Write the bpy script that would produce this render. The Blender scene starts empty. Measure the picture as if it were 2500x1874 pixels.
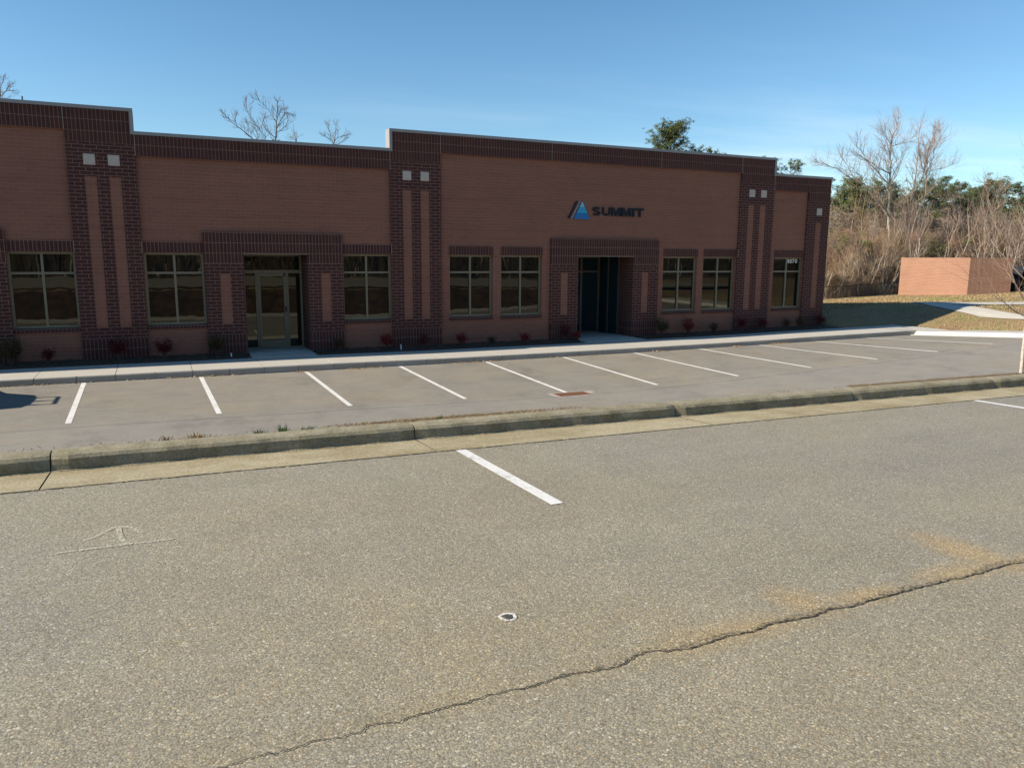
import bpy, bmesh, math, random
from math import sin, cos, pi, radians, floor, hypot, atan2, sqrt
from mathutils import Vector, Matrix
M = 0.1016                      # one brick module (4 inches) in metres; all layout numbers are in modules
sc = bpy.context.scene
col = sc.collection
R = random.Random(7)

# ------------------------------------------------------------------ materials
def newmat(name):
    m = bpy.data.materials.new(name); m.use_nodes = True
    nt = m.node_tree; b = nt.nodes['Principled BSDF']
    return m, nt, b
def N(nt, typ, **kw):
    n = nt.nodes.new(typ)
    for k, v in kw.items():
        if k.startswith('i_'):
            n.inputs[k[2:].replace('_', ' ')].default_value = v
        else: setattr(n, k, v)
    return n
def L(nt, a, b): nt.links.new(a, b)
def c4(c): return (c[0], c[1], c[2], 1.0)
def math_(nt, op, a, b=None, c=None, clamp=False):
    n = nt.nodes.new('ShaderNodeMath'); n.operation = op; n.use_clamp = clamp
    for i, v in enumerate((a, b, c)):
        if v is None: continue
        if isinstance(v, (int, float)): n.inputs[i].default_value = v
        else: nt.links.new(v, n.inputs[i])
    return n.outputs[0]
def mix(nt, f, a, b, mode='MIX'):
    n = nt.nodes.new('ShaderNodeMix'); n.data_type = 'RGBA'; n.blend_type = mode
    if isinstance(f, (int, float)): n.inputs[0].default_value = f
    else: nt.links.new(f, n.inputs[0])
    for s, v in ((6, a), (7, b)):
        if isinstance(v, (tuple, list)): n.inputs[s].default_value = c4(v)
        else: nt.links.new(v, n.inputs[s])
    return n.outputs[2]
def ramp(nt, f, stops):
    n = nt.nodes.new('ShaderNodeValToRGB'); r = n.color_ramp
    while len(r.elements) > 1: r.elements.remove(r.elements[-1])
    r.elements[0].position = stops[0][0]; r.elements[0].color = c4(stops[0][1])
    for p, c in stops[1:]:
        e = r.elements.new(p); e.color = c4(c)
    nt.links.new(f, n.inputs[0]); return n.outputs[0]
def pos(nt): return nt.nodes.new('ShaderNodeNewGeometry').outputs['Position']
def noise(nt, vec, scale, detail=3, rough=.55, col=False):
    n = nt.nodes.new('ShaderNodeTexNoise'); n.inputs['Scale'].default_value = scale
    n.inputs['Detail'].default_value = detail; n.inputs['Roughness'].default_value = rough
    nt.links.new(vec, n.inputs['Vector']); return n.outputs['Color' if col else 'Fac']
def scaled(nt, vec, s):
    n = nt.nodes.new('ShaderNodeVectorMath'); n.operation = 'MULTIPLY'
    nt.links.new(vec, n.inputs[0]); n.inputs[1].default_value = s; return n.outputs[0]
def bump(nt, b, h, strength=.3, dist=.01):
    n = nt.nodes.new('ShaderNodeBump'); n.inputs['Strength'].default_value = strength
    n.inputs['Distance'].default_value = dist; nt.links.new(h, n.inputs['Height'])
    nt.links.new(n.outputs[0], b.inputs['Normal'])

def plain(name, c, rough=.7, metallic=0, var=.12, scale=8):
    m, nt, b = newmat(name)
    p = pos(nt); f = noise(nt, p, scale, 4)
    lo = tuple(x*(1-var) for x in c); hi = tuple(min(1, x*(1+var)) for x in c)
    L(nt, ramp(nt, f, [(.3, lo), (.7, hi)]), b.inputs['Base Color'])
    b.inputs['Roughness'].default_value = rough; b.inputs['Metallic'].default_value = metallic
    return m

def brick(name, c1, c2, mortar, bw, rh, offset, vphase=0.0, uphase=0.0, msize=.005, streak=.5):
    m, nt, b = newmat(name)
    p = pos(nt); s = N(nt, 'ShaderNodeSeparateXYZ'); L(nt, p, s.inputs[0])
    u = math_(nt, 'ADD', math_(nt, 'ADD', s.outputs[0], s.outputs[1]), 60*M+uphase*M)
    v = math_(nt, 'ADD', s.outputs[2], (60-vphase)*M)
    cb = N(nt, 'ShaderNodeCombineXYZ'); L(nt, u, cb.inputs[0]); L(nt, v, cb.inputs[1])
    t = N(nt, 'ShaderNodeTexBrick'); t.offset = offset; t.squash = 1
    L(nt, cb.outputs[0], t.inputs['Vector'])
    t.inputs['Scale'].default_value = 1; t.inputs['Brick Width'].default_value = bw
    t.inputs['Row Height'].default_value = rh; t.inputs['Mortar Size'].default_value = msize
    t.inputs['Mortar Smooth'].default_value = .15; t.inputs['Bias'].default_value = 0
    t.inputs['Color1'].default_value = c4(c1); t.inputs['Color2'].default_value = c4(c2)
    # mortar tone wanders between dusty and pale along the courses
    mn = noise(nt, scaled(nt, p, (.6, .6, 5)), 1.3, 4, .7)
    mc = ramp(nt, mn, [(.3, tuple(a*(1-streak)+b_*streak for a, b_ in zip(mortar, c1))), (.65, mortar)])
    L(nt, mc, t.inputs['Mortar'])
    fine = noise(nt, p, 60, 3); big = noise(nt, p, .55, 3)
    a = mix(nt, .35, t.outputs['Color'], ramp(nt, fine, [(.3, (.55,.55,.55)), (.7, (1.25,1.25,1.25))]), 'MULTIPLY')
    a = mix(nt, .5, a, ramp(nt, big, [(.3, (.86,.86,.88)), (.7, (1.1,1.08,1.05))]), 'MULTIPLY')
    cn = noise(nt, scaled(nt, p, (.22, .22, 7.5)), 1.0, 3, .6)
    a = mix(nt, .55, a, ramp(nt, cn, [(.30, (.80,.78,.80)), (.48, (1,1,1)), (.70, (1.10,1.09,1.06))]), 'MULTIPLY')
    L(nt, a, b.inputs['Base Color'])
    b.inputs['Roughness'].default_value = .88; b.inputs['Specular IOR Level'].default_value = .25
    h = math_(nt, 'ADD', math_(nt, 'MULTIPLY', t.outputs['Fac'], -1.0), math_(nt, 'MULTIPLY', fine, .25))
    bump(nt, b, h, .5, .006)
    return m

W1 = .3048; RH = M
field_c = ((.272,.118,.078), (.248,.107,.071), (.345,.185,.13))
dark_c  = ((.088,.032,.027), (.066,.027,.025), (.30,.17,.12))
MAT = {}
MAT['field'] = brick('field_brick', *field_c, W1, RH, .5, .3)
MAT['dark'] = brick('dark_brick', *dark_c, W1, RH, .5, .3, msize=.0064, streak=.15)
MAT['sold0'] = brick('dark_brick_soldier', *dark_c, M, W1, 0, .3, msize=.0064, streak=.15)
MAT['sold_mid'] = brick('dark_brick_soldier_lintel', *dark_c, M, W1, 0, .42, .2, msize=.0064, streak=.15)
MAT['sold_top'] = brick('dark_brick_soldier_parapet', *dark_c, M, W1, 0, 0, msize=.0055, streak=.25)
MAT['encl'] = brick('enclosure_brick', (.32,.168,.108), (.29,.15,.095), (.45,.30,.21), W1, RH, .5, .2, msize=.0075, streak=.1)
MAT['stone'] = plain('cast_stone', (.50,.41,.34), .85, 0, .12, 20)
MAT['coping'] = plain('metal_coping', (.27,.245,.235), .45, .0, .05, 3)
MAT['frame'] = plain('bronze_frame', (.205,.172,.108), .42, .0, .06, 5)
MAT['dkframe'] = plain('dark_bronze_frame', (.12,.092,.062), .45, 0, .06, 5)
MAT['roof'] = plain('roof_membrane', (.35,.34,.32), .9)
MAT['black'] = plain('black_metal_and_pit_shade', (.012,.012,.013), .5)
MAT['navy'] = plain('navy_letter', (.004,.011,.018), .8)
MAT['grey'] = plain('grey_stripe', (.30,.33,.40), .35)
MAT['blue_lo'] = plain('blue_deep', (.004,.15,.40), .5, 0, .03)
MAT['blue_mid'] = plain('blue_mid', (.02,.33,.52), .5, 0, .03)
MAT['blue_hi'] = plain('blue_light', (.20,.50,.66), .5, 0, .03)
MAT['white'] = plain('white_paint', (.86,.85,.83), .5, 0, .05)
MAT['pvc'] = plain('white_plastic', (.7,.7,.68), .4, 0, .05)

def glass(name, tint, waves, fac):
    m, nt, b = newmat(name)
    out = nt.nodes['Material Output']; nt.nodes.remove(b)
    p = pos(nt)
    d = N(nt, 'ShaderNodeBsdfDiffuse'); d.inputs[0].default_value = (.004, .007, .009, 1) if 'tinted' in name else (.012, .03, .036, 1)
    g = N(nt, 'ShaderNodeBsdfGlossy'); g.inputs['Color'].default_value = c4(tint); g.inputs['Roughness'].default_value = .012
    h = noise(nt, scaled(nt, p, (1.6, 1.6, .55)), 1.1, 1.5, .4)
    bn = N(nt, 'ShaderNodeBump'); bn.inputs['Strength'].default_value = waves; bn.inputs['Distance'].default_value = .02
    L(nt, h, bn.inputs['Height']); L(nt, bn.outputs[0], g.inputs['Normal'])
    lw = N(nt, 'ShaderNodeLayerWeight'); lw.inputs[0].default_value = .25
    f = math_(nt, 'ADD', math_(nt, 'MULTIPLY', lw.outputs['Fresnel'], .5), fac, clamp=True)
    mx = N(nt, 'ShaderNodeMixShader'); L(nt, f, mx.inputs[0]); L(nt, d.outputs[0], mx.inputs[1]); L(nt, g.outputs[0], mx.inputs[2])
    L(nt, mx.outputs[0], out.inputs['Surface'])
    return m
MAT['glass'] = glass('tinted_glass', (.95,.92,.72), .16, .055)
MAT['dkglass'] = glass('dark_glass', (.5,.7,.75), .1, .03)

def asphalt(name, base, scale, contrast, warm, stain=False, lot=False):
    m, nt, b = newmat(name)
    p = pos(nt)
    v = N(nt, 'ShaderNodeTexVoronoi'); v.inputs['Scale'].default_value = scale; L(nt, p, v.inputs['Vector'])
    v2 = N(nt, 'ShaderNodeTexVoronoi'); v2.inputs['Scale'].default_value = scale*2.3; L(nt, p, v2.inputs['Vector'])
    s = N(nt, 'ShaderNodeSeparateColor'); L(nt, v.outputs['Color'], s.inputs[0])
    s2 = N(nt, 'ShaderNodeSeparateColor'); L(nt, v2.outputs['Color'], s2.inputs[0])
    k = contrast
    def g(x): return tuple(a*x for a in base)
    a = ramp(nt, s.outputs[0], [(0, g(1-.55*k)), (.35, g(1-.15*k)), (.75, g(1+.18*k)), (.93, g(1+.55*k)), (1, g(1+1.6*k))])
    a2 = ramp(nt, s2.outputs[0], [(0, g(1-.6*k)), (.6, g(1)), (1, g(1+.7*k))])
    c = mix(nt, .45, a, a2)
    # some stones are brown, pink or blue-grey
    hue = ramp(nt, s.outputs[1], [(0, (.92,.96,1.06)), (.4, (1,1,1)), (.8, (1.05,1.0,.88)), (.985, (1.08,.98,.85)), (1, (1.35,.95,.75))])
    c = mix(nt, .8, c, hue, 'MULTIPLY')
    # dark gaps between stones
    gap = ramp(nt, v.outputs['Distance'], [(.0, (1.06,1.06,1.06)), (.45/1, (1,1,1)), (.75, (1-.35*k,)*3)])
    c = mix(nt, .8, c, gap, 'MULTIPLY')
    big = noise(nt, p, .35, 5, .6); mid = noise(nt, p, 2.1, 4, .6)
    c = mix(nt, 1, c, ramp(nt, big, [(.3, (.93,.95,1.0)), (.52, (1,1,1)), (.72, warm)]), 'MULTIPLY')
    c = mix(nt, .7, c, ramp(nt, mid, [(.3, (.92,.92,.92)), (.7, (1.07,1.07,1.06))]), 'MULTIPLY')
    # long paver streaks along the lane
    st = noise(nt, scaled(nt, p, (.12, 2.4, 1)), 1.0, 3, .6)
    c = mix(nt, .5, c, ramp(nt, st, [(.3, (.96,.96,.96)), (.7, (1.04,1.04,1.04))]), 'MULTIPLY')
    if lot:
        # drips and tyre grime in the stalls, paver seam at the end of the stalls, fresher aisle beyond
        sp = N(nt, 'ShaderNodeSeparateXYZ'); L(nt, p, sp.inputs[0])
        w_ = noise(nt, p, .8, 4, .6)
        yy = math_(nt, 'ADD', sp.outputs[1], math_(nt, 'MULTIPLY', w_, .25))
        e = math_(nt, 'MULTIPLY', math_(nt, 'ADD', yy, 83.0*M), 3.0, clamp=True)
        c = mix(nt, e, mix(nt, 1, c, (1.03,1.05,1.10), 'MULTIPLY'), c)
        e = math_(nt, 'SUBTRACT', 1.0, math_(nt, 'MULTIPLY', math_(nt, 'ABSOLUTE', math_(nt, 'ADD', yy, 83.6*M)), 14), clamp=True)
        c = mix(nt, math_(nt, 'MULTIPLY', e, noise(nt, p, 3, 3, .7)), c, (.10,.09,.075))
        dn = noise(nt, scaled(nt, p, (1, .7, 1)), .75, 5, .72)
        c = mix(nt, 1, c, ramp(nt, dn, [(.30, (.74,.73,.72)), (.44, (.95,.95,.94)), (.6, (1.04,1.03,1.01))]), 'MULTIPLY')
        kk = noise(nt, scaled(nt, p, (.5, 7, 1)), .9, 4, .7)
        c = mix(nt, 1, c, ramp(nt, kk, [(.30, (.80,.79,.78)), (.40, (1,1,1)), (.7, (1.06,1.05,1.03))]), 'MULTIPLY')
        # dusty pale strip along the pavement kerb
        e = math_(nt, 'MULTIPLY', math_(nt, 'SUBTRACT', 1.0, math_(nt, 'MULTIPLY', math_(nt, 'ABSOLUTE', math_(nt, 'ADD', sp.outputs[1], 30.5*M)), 6), clamp=True), w_)
        c = mix(nt, e, c, (.36,.31,.24))
        # scattered white grit
        v3 = N(nt, 'ShaderNodeTexVoronoi'); v3.inputs['Scale'].default_value = 3.2; L(nt, p, v3.inputs['Vector'])
        sg = N(nt, 'ShaderNodeSeparateColor'); L(nt, v3.outputs['Color'], sg.inputs[0])
        e = math_(nt, 'MULTIPLY', math_(nt, 'LESS_THAN', v3.outputs['Distance'], .032), math_(nt, 'GREATER_THAN', sg.outputs[0], .55))
        c = mix(nt, e, c, (.65,.64,.62))
    if stain:
        # wide tan wash over the left of the lot, greyer to the right, faint tyre polish
        wn = noise(nt, scaled(nt, p, (.10, .16, 1)), 1.0, 3, .6)
        c = mix(nt, 1, c, ramp(nt, wn, [(.32, (.97,.985,1.01)), (.5, (1,1,1)), (.66, (1.04,1.0,.91))]), 'MULTIPLY')
        tn = noise(nt, scaled(nt, p, (.25, 1.3, 1)), 1.3, 3, .5)
        c = mix(nt, 1, c, ramp(nt, tn, [(.30, (.96,.96,.96)), (.5, (1,1,1)), (.72, (1.03,1.03,1.02))]), 'MULTIPLY')
        v3 = N(nt, 'ShaderNodeTexVoronoi'); v3.inputs['Scale'].default_value = 34; L(nt, p, v3.inputs['Vector'])
        sg = N(nt, 'ShaderNodeSeparateColor'); L(nt, v3.outputs['Color'], sg.inputs[0])
        e = math_(nt, 'MULTIPLY', math_(nt, 'LESS_THAN', v3.outputs['Distance'], math_(nt, 'MULTIPLY', sg.outputs[1], .27)), math_(nt, 'GREATER_THAN', sg.outputs[0], .88))
        c = mix(nt, e, c, (.46,.43,.36))
        sp = N(nt, 'ShaderNodeSeparateXYZ'); L(nt, p, sp.inputs[0])
        wob = noise(nt, p, 2.2, 5, .65)
        tot = None
        # rust-coloured washes: centre x, centre y, half length x, half width y (modules), lean, strength
        for (cx, cy, rx, ry, lean, k2) in ((64.9,-216.2,1.7,3.6,.06,1.0), (61.5,-218.0,3.5,1.1,0,.8), (50.3,-217.3,1.8,1.9,.2,.8),
                                           (54.0,-218.2,3.0,.9,0,.7), (45.5,-218.6,5.0,1.2,0,.45), (68,-218.3,3,.8,0,.6)):
            dx = math_(nt, 'SUBTRACT', sp.outputs[0], cx*M); dy = math_(nt, 'SUBTRACT', sp.outputs[1], cy*M)
            dx = math_(nt, 'ADD', dx, math_(nt, 'MULTIPLY', dy, lean))
            dx = math_(nt, 'DIVIDE', dx, rx*M); dy = math_(nt, 'DIVIDE', dy, ry*M)
            d = math_(nt, 'SQRT', math_(nt, 'ADD', math_(nt, 'MULTIPLY', dx, dx), math_(nt, 'MULTIPLY', dy, dy)))
            d = math_(nt, 'ADD', d, math_(nt, 'MULTIPLY', math_(nt, 'SUBTRACT', wob, .5), 1.1))
            e = math_(nt, 'MULTIPLY', math_(nt, 'SUBTRACT', 1.25, d), k2*1.1, clamp=True)
            tot = e if tot is None else math_(nt, 'MAXIMUM', tot, e)
        c = mix(nt, math_(nt, 'MULTIPLY', tot, math_(nt, 'ADD', .45, math_(nt, 'MULTIPLY', s2.outputs[1], .55))), c, mix(nt, 1, c, (1.36,1.10,.76), 'MULTIPLY'))
        # tan dust on both lips of the seam and an olive wash on the left of the lot
        dy = math_(nt, 'DIVIDE', math_(nt, 'ABSOLUTE', math_(nt, 'ADD', sp.outputs[1], 219.0*M)), 1.3*M)
        e = math_(nt, 'MULTIPLY', math_(nt, 'SUBTRACT', 1.0, dy, clamp=True), math_(nt, 'MULTIPLY', wob, .75))
        c = mix(nt, e, c, mix(nt, .8, c, (1.05,.95,.74), 'MULTIPLY'))
    L(nt, c, b.inputs['Base Color'])
    b.inputs['Roughness'].default_value = .85; b.inputs['Specular IOR Level'].default_value = .3
    h = math_(nt, 'SUBTRACT', math_(nt, 'MULTIPLY', s.outputs[2], .5), v.outputs['Distance'])
    bump(nt, b, h, .30, .004)
    return m
MAT['asph_up'] = asphalt('weathered_asphalt', (.270,.246,.192), 122, .95, (1.05,1.01,.92), stain=True)
MAT['asph_lo'] = asphalt('smooth_asphalt', (.243,.222,.188), 120, .55, (1.06,1.02,.93), lot=True)
MAT['asph_far'] = MAT['asph_lo']

def concrete(name, c, grime, gscale=2.5, speck=.25, moss=None):
    m, nt, b = newmat(name)
    p = pos(nt)
    f = noise(nt, p, 45, 4, .7); g = noise(nt, p, gscale, 6, .65); s = noise(nt, scaled(nt, p, (.5, 6, 6)), 2.0, 5, .6)
    a = ramp(nt, f, [(.25, tuple(x*(1-speck) for x in c)), (.55, c), (.8, tuple(min(1, x*(1+speck)) for x in c))])
    a = mix(nt, 1, a, ramp(nt, g, [(.3, grime), (.62, (1,1,1))]), 'MULTIPLY')
    a = mix(nt, .6, a, ramp(nt, s, [(.3, (.86,.86,.84)), (.7, (1.05,1.05,1.05))]), 'MULTIPLY')
    L(nt, a, b.inputs['Base Color']); b.inputs['Roughness'].default_value = .9; b.inputs['Specular IOR Level'].default_value = .25
    bump(nt, b, math_(nt, 'ADD', f, math_(nt, 'MULTIPLY', g, .5)), .5, .006)
    return m
MAT['walk'] = concrete('pale_concrete', (.46,.43,.375), (.93,.93,.92), 1.5, .08)
MAT['walk2'] = concrete('pale_concrete_kerb', (.37,.345,.30), (.86,.86,.85), 1.8, .10)
MAT['newcurb'] = concrete('clean_concrete', (.56,.54,.49), (.95,.95,.94), 1.2, .06)
MAT['kerb'] = concrete('mossy_kerb_concrete', (.315,.278,.190), (.66,.64,.56), 5.0, .38)
MAT['gutter'] = concrete('stained_gutter_concrete', (.405,.345,.225), (.66,.62,.50), 1.5, .50)
MAT['under'] = plain('joint_dark', (.12,.10,.075), .95)
MAT['paint'] = None
def paint():
    m, nt, b = newmat('worn_white_paint'); p = pos(nt)
    f = noise(nt, p, 30, 4, .7); g = noise(nt, p, 4, 4, .7)
    w = math_(nt, 'ADD', math_(nt, 'MULTIPLY', f, .5), math_(nt, 'MULTIPLY', g, .5))
    L(nt, ramp(nt, w, [(.34, (.27,.25,.21)), (.40, (.52,.50,.46)), (.46, (.63,.61,.57)), (.6, (.70,.68,.64))]), b.inputs['Base Color'])
    b.inputs['Roughness'].default_value = .7; bump(nt, b, f, .3, .003); return m
MAT['paint'] = paint()
def faint(name, c, lo, hi, sc_=60):
    m, nt, b = newmat(name); p = pos(nt)
    f = noise(nt, p, sc_, 3, .6)
    b.inputs['Base Color'].default_value = c4(c); b.inputs['Roughness'].default_value = .9
    L(nt, ramp(nt, f, [(lo, (0,0,0)), (hi, (1,1,1))]), b.inputs['Alpha']); return m
MAT['chalk'] = faint('faded_paint_mark', (.54,.49,.39), .40, .66, 90)
MAT['ringpaint'] = faint('white_spray_ring', (.62,.60,.56), .36, .55, 70)
MAT['oil'] = faint('dark_spot', (.05,.05,.048), .34, .6, 60)
MAT['crack'] = plain('crack_dark', (.028,.022,.016), .95, 0, .3, 40)
MAT['cracklip'] = faint('crumbled_lip', (.13,.108,.07), .48, .66, 60)
MAT['rust'] = plain('rusty_iron', (.21,.085,.042), .8, 0, .25, 30)

def foliage(name, c1, c2, c3, scale=3.0, rough=.8, trans=0):
    m, nt, b = newmat(name)
    p = pos(nt); f = noise(nt, p, scale, 3, .6); g = noise(nt, p, scale*9, 2, .6)
    w = math_(nt, 'ADD', math_(nt, 'MULTIPLY', f, .6), math_(nt, 'MULTIPLY', g, .4))
    L(nt, ramp(nt, w, [(.35, c1), (.5, c2), (.66, c3)]), b.inputs['Base Color'])
    b.inputs['Roughness'].default_value = rough; b.inputs['Specular IOR Level'].default_value = .2
    return m
MAT['grass'] = foliage('winter_grass', (.18,.11,.06), (.24,.165,.088), (.15,.17,.05), .5)
MAT['blades'] = foliage('winter_grass_blades', (.27,.165,.09), (.36,.255,.14), (.19,.235,.065), .30)
MAT['mulch'] = foliage('dark_mulch', (.035,.026,.020), (.065,.047,.034), (.10,.075,.052), 9)
MAT['bankmulch'] = foliage('brown_mulch_bank', (.03,.02,.012), (.085,.05,.026), (.14,.085,.04), 2.2)
MAT['soil'] = foliage('leaf_litter_ground', (.10,.075,.045), (.17,.13,.08), (.15,.13,.07), .7)
MAT['straw'] = foliage('dry_straw', (.34,.21,.105), (.46,.33,.18), (.30,.165,.075), 12)
MAT['greenweed'] = foliage('weed_green', (.08,.13,.03), (.13,.20,.05), (.16,.22,.07), 12)
MAT['red'] = foliage('red_leaves', (.07,.012,.012), (.13,.020,.020), (.04,.03,.018), 14)
MAT['redbright'] = foliage('scarlet_leaves', (.15,.018,.018), (.24,.028,.028), (.08,.03,.02), 14)
MAT['redgreen'] = foliage('green_red_leaves', (.03,.045,.02), (.06,.06,.025), (.20,.03,.025), 9)
MAT['stem'] = plain('brown_stem', (.09,.06,.045), .9, 0, .2, 20)
MAT['bark_pale'] = foliage('pale_bark', (.24,.20,.15), (.40,.35,.28), (.52,.47,.40), 2.5)
MAT['bark_grey'] = foliage('grey_bark', (.17,.14,.115), (.27,.225,.18), (.36,.31,.25), 2.5)
MAT['bark_dark'] = foliage('dark_bark', (.09,.065,.05), (.14,.105,.08), (.19,.15,.11), 2.5)
MAT['bark_spot'] = foliage('mottled_bark', (.34,.29,.24), (.48,.43,.37), (.25,.20,.15), 14)
MAT['twig'] = foliage('grey_twigs', (.20,.145,.11), (.29,.215,.165), (.37,.285,.225), 2.0)
MAT['needle'] = foliage('pine_needles', (.030,.055,.020), (.055,.085,.026), (.105,.125,.036), 1.2)
MAT['needle2'] = foliage('olive_needles', (.045,.065,.022), (.085,.105,.032), (.14,.145,.045), 1.2)
MAT['brush'] = foliage('tan_brush', (.17,.115,.068), (.25,.175,.105), (.33,.25,.155), .7)
MAT['brush2'] = foliage('reddish_brush', (.18,.10,.062), (.25,.15,.092), (.32,.215,.135), .7)
MAT['olive'] = foliage('olive_brush', (.07,.08,.025), (.115,.12,.04), (.17,.16,.065), 1.0)
MAT['deep'] = foliage('woodland_green_brown', (.055,.05,.028), (.085,.075,.042), (.12,.10,.06), .8)  # dark green-brown colour of the distant tree masses
MAT['carpaint'] = plain('dark_truck_paint', (.03,.035,.045), .3, .2, .03)
MAT['tyre'] = plain('rubber', (.015,.015,.015), .9)
MAT['rim'] = plain('wheel_rim', (.4,.4,.4), .35, .7)

# ------------------------------------------------------------------ mesh helpers
class MB:
    def __init__(s): s.v = []; s.f = []
    def quad(s, a, b, c, d):
        n = len(s.v); s.v += [a, b, c, d]; s.f.append((n, n+1, n+2, n+3))
    def tri(s, a, b, c):
        n = len(s.v); s.v += [a, b, c]; s.f.append((n, n+1, n+2))
    def box(s, x0, x1, y0, y1, z0, z1):
        n = len(s.v)
        s.v += [(x0,y0,z0),(x1,y0,z0),(x1,y1,z0),(x0,y1,z0),(x0,y0,z1),(x1,y0,z1),(x1,y1,z1),(x0,y1,z1)]
        s.f += [(n,n+3,n+2,n+1),(n+4,n+5,n+6,n+7),(n,n+1,n+5,n+4),(n+1,n+2,n+6,n+5),(n+2,n+3,n+7,n+6),(n+3,n,n+4,n+7)]
        return s
    def prism(s, pts, y0, y1):
        """outline in x,z extruded in y"""
        n = len(s.v); k = len(pts)
        s.v += [(x, y0, z) for x, z in pts] + [(x, y1, z) for x, z in pts]
        s.f.append(tuple(range(n, n+k))); s.f.append(tuple(reversed(range(n+k, n+2*k))))
        for i in range(k):
            j = (i+1) % k; s.f.append((n+j, n+i, n+k+i, n+k+j))
        return s
    def tube(s, pts, rad, k=5, cap=False):
        n0 = len(s.v); m = len(pts)
        prev = None
        for i, p in enumerate(pts):
            a = pts[max(i-1, 0)]; b = pts[min(i+1, m-1)]
            t = Vector(b) - Vector(a)
            if t.length < 1e-9: t = Vector((0, 0, 1))
            t.normalize()
            if prev is None:
                u = t.orthogonal().normalized()
            else:
                u = prev - t*prev.dot(t)
                u = u.normalized() if u.length > 1e-6 else t.orthogonal().normalized()
            prev = u; w = t.cross(u); r = rad[i] if isinstance(rad, (list, tuple)) else rad
            for j in range(k):
                an = 2*pi*j/k
                q = Vector(p) + (u*cos(an) + w*sin(an))*r
                s.v.append((q.x, q.y, q.z))
        for i in range(m-1):
            for j in range(k):
                a = n0+i*k+j; b = n0+i*k+(j+1) % k
                s.f.append((a, b, b+k, a+k))
        if cap:
            s.f.append(tuple(reversed(range(n0, n0+k)))); s.f.append(tuple(range(n0+(m-1)*k, n0+m*k)))
        return s
    def build(s, name, mat, parent=None, smooth=False, org=(0, 0, 0)):
        me = bpy.data.meshes.new(name)
        me.from_pydata([((x-org[0])*M, (y-org[1])*M, (z-org[2])*M) for x, y, z in s.v], [], s.f)
        me.materials.append(MAT[mat] if isinstance(mat, str) else mat)
        if smooth:
            me.polygons.foreach_set('use_smooth', [True]*len(me.polygons))
        me.update()
        o = bpy.data.objects.new(name, me); col.objects.link(o)
        o.location = (org[0]*M, org[1]*M, org[2]*M)
        if parent is not None:
            o.parent = parent
            ph = parent
            off = Vector((0, 0, 0))
            while ph is not None:
                off += Vector(ph.location); ph = ph.parent
            o.location = Vector(o.location) - off
        return o
def tag(o, label=None, cat=None, group=None, kind=None):
    if label: o['label'] = label
    if cat: o['category'] = cat
    if group: o['group'] = group
    if kind: o['kind'] = kind
    return o
def empty(name, x, y, z):
    o = bpy.data.objects.new(name, None); col.objects.link(o); o.location = (x*M, y*M, z*M); o.empty_display_size = .2
    return o
def wall_grid(mb, x0, x1, z0, z1, holes, yf, depth):
    """flat wall front at y=yf with rectangular holes, reveals running back to depth"""
    xs = sorted({x0, x1, *[h[0] for h in holes], *[h[1] for h in holes]})
    zs = sorted({z0, z1, *[h[2] for h in holes], *[h[3] for h in holes]})
    xs = [x for x in xs if x0 <= x <= x1]; zs = [z for z in zs if z0 <= z <= z1]
    for i in range(len(xs)-1):
        for j in range(len(zs)-1):
            cx = (xs[i]+xs[i+1])/2; cz = (zs[j]+zs[j+1])/2
            if any(h[0] < cx < h[1] and h[2] < cz < h[3] for h in holes): continue
            mb.quad((xs[i], yf, zs[j]), (xs[i+1], yf, zs[j]), (xs[i+1], yf, zs[j+1]), (xs[i], yf, zs[j+1]))
    yb = yf+depth
    for h in holes:
        a, b, c, d = max(h[0], x0), min(h[1], x1), max(h[2], z0), min(h[3], z1)
        mb.quad((a, yf, c), (a, yf, d), (a, yb, d), (a, yb, c))
        mb.quad((b, yf, d), (b, yf, c), (b, yb, c), (b, yb, d))
        mb.quad((a, yf, d), (b, yf, d), (b, yb, d), (a, yb, d))
        mb.quad((b, yf, c), (a, yf, c), (a, yb, c), (b, yb, c))

# ------------------------------------------------------------------ terrain functions (modules)
BOT = [-1.966,-2.229,-2.602,-2.971,-3.376,-3.111,-2.341,-1.451,-.332,.752,2.21]
def zl(x, y):
    x = max(x, -160)
    i = (x-2.36)/27
    t = -1.708-.113*i+.022*i*i if i > 0 else -1.708+.02*i
    j = min(max(i, 0), 9.999); k = int(j); f = j-k
    b = BOT[k]*(1-f)+BOT[k+1]*f + max(i-10, 0)*1.2 + max(-i, 0)*.26
    if i > 10: t = -.64+(i-10)*.25
    g = (-29.84-y)/50.4
    return t+(b-t)*min(max(g, 0), 1)+max(g-1, 0)*.5
def zu(x, y):
    x = min(max(x, -300), 420)
    base = 12.45-.0075*(x-12)
    if y > -175: return base
    if y > -181.5: return base+.4*(-175-y)/6.5
    return base+.4
def He(x, y):
    ze = zl(297, min(max(y, -90), -30))+1.5 if y < -30 else 1.45
    xe = min(x, 560)
    P = 9+.03*(xe-370)-.069*(y-15) if y > 15 else 9.2+.03*(xe-370)
    P = max(P, -3)
    d = max(y+9, x-317)
    q = ze+.21*max(d, 0)
    h = min(1, max(0, .5+.25*(q-P)))
    return q*(1-h)+P*h-h*(1-h)
def ramp1(x, pts):
    if x <= pts[0][0]: return pts[0][1]
    for (a, b), (c, d) in zip(pts, pts[1:]):
        if x <= c: return b+(d-b)*(x-a)/(c-a)
    return pts[-1][1]
def walk_z(x): return ramp1(x, [(-160,-.1),(-20,-.12),(64,-.08),(100,-.25),(166,-.05),(218,.35),(244,.8),(297,1.35),(330,1.45)])

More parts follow.
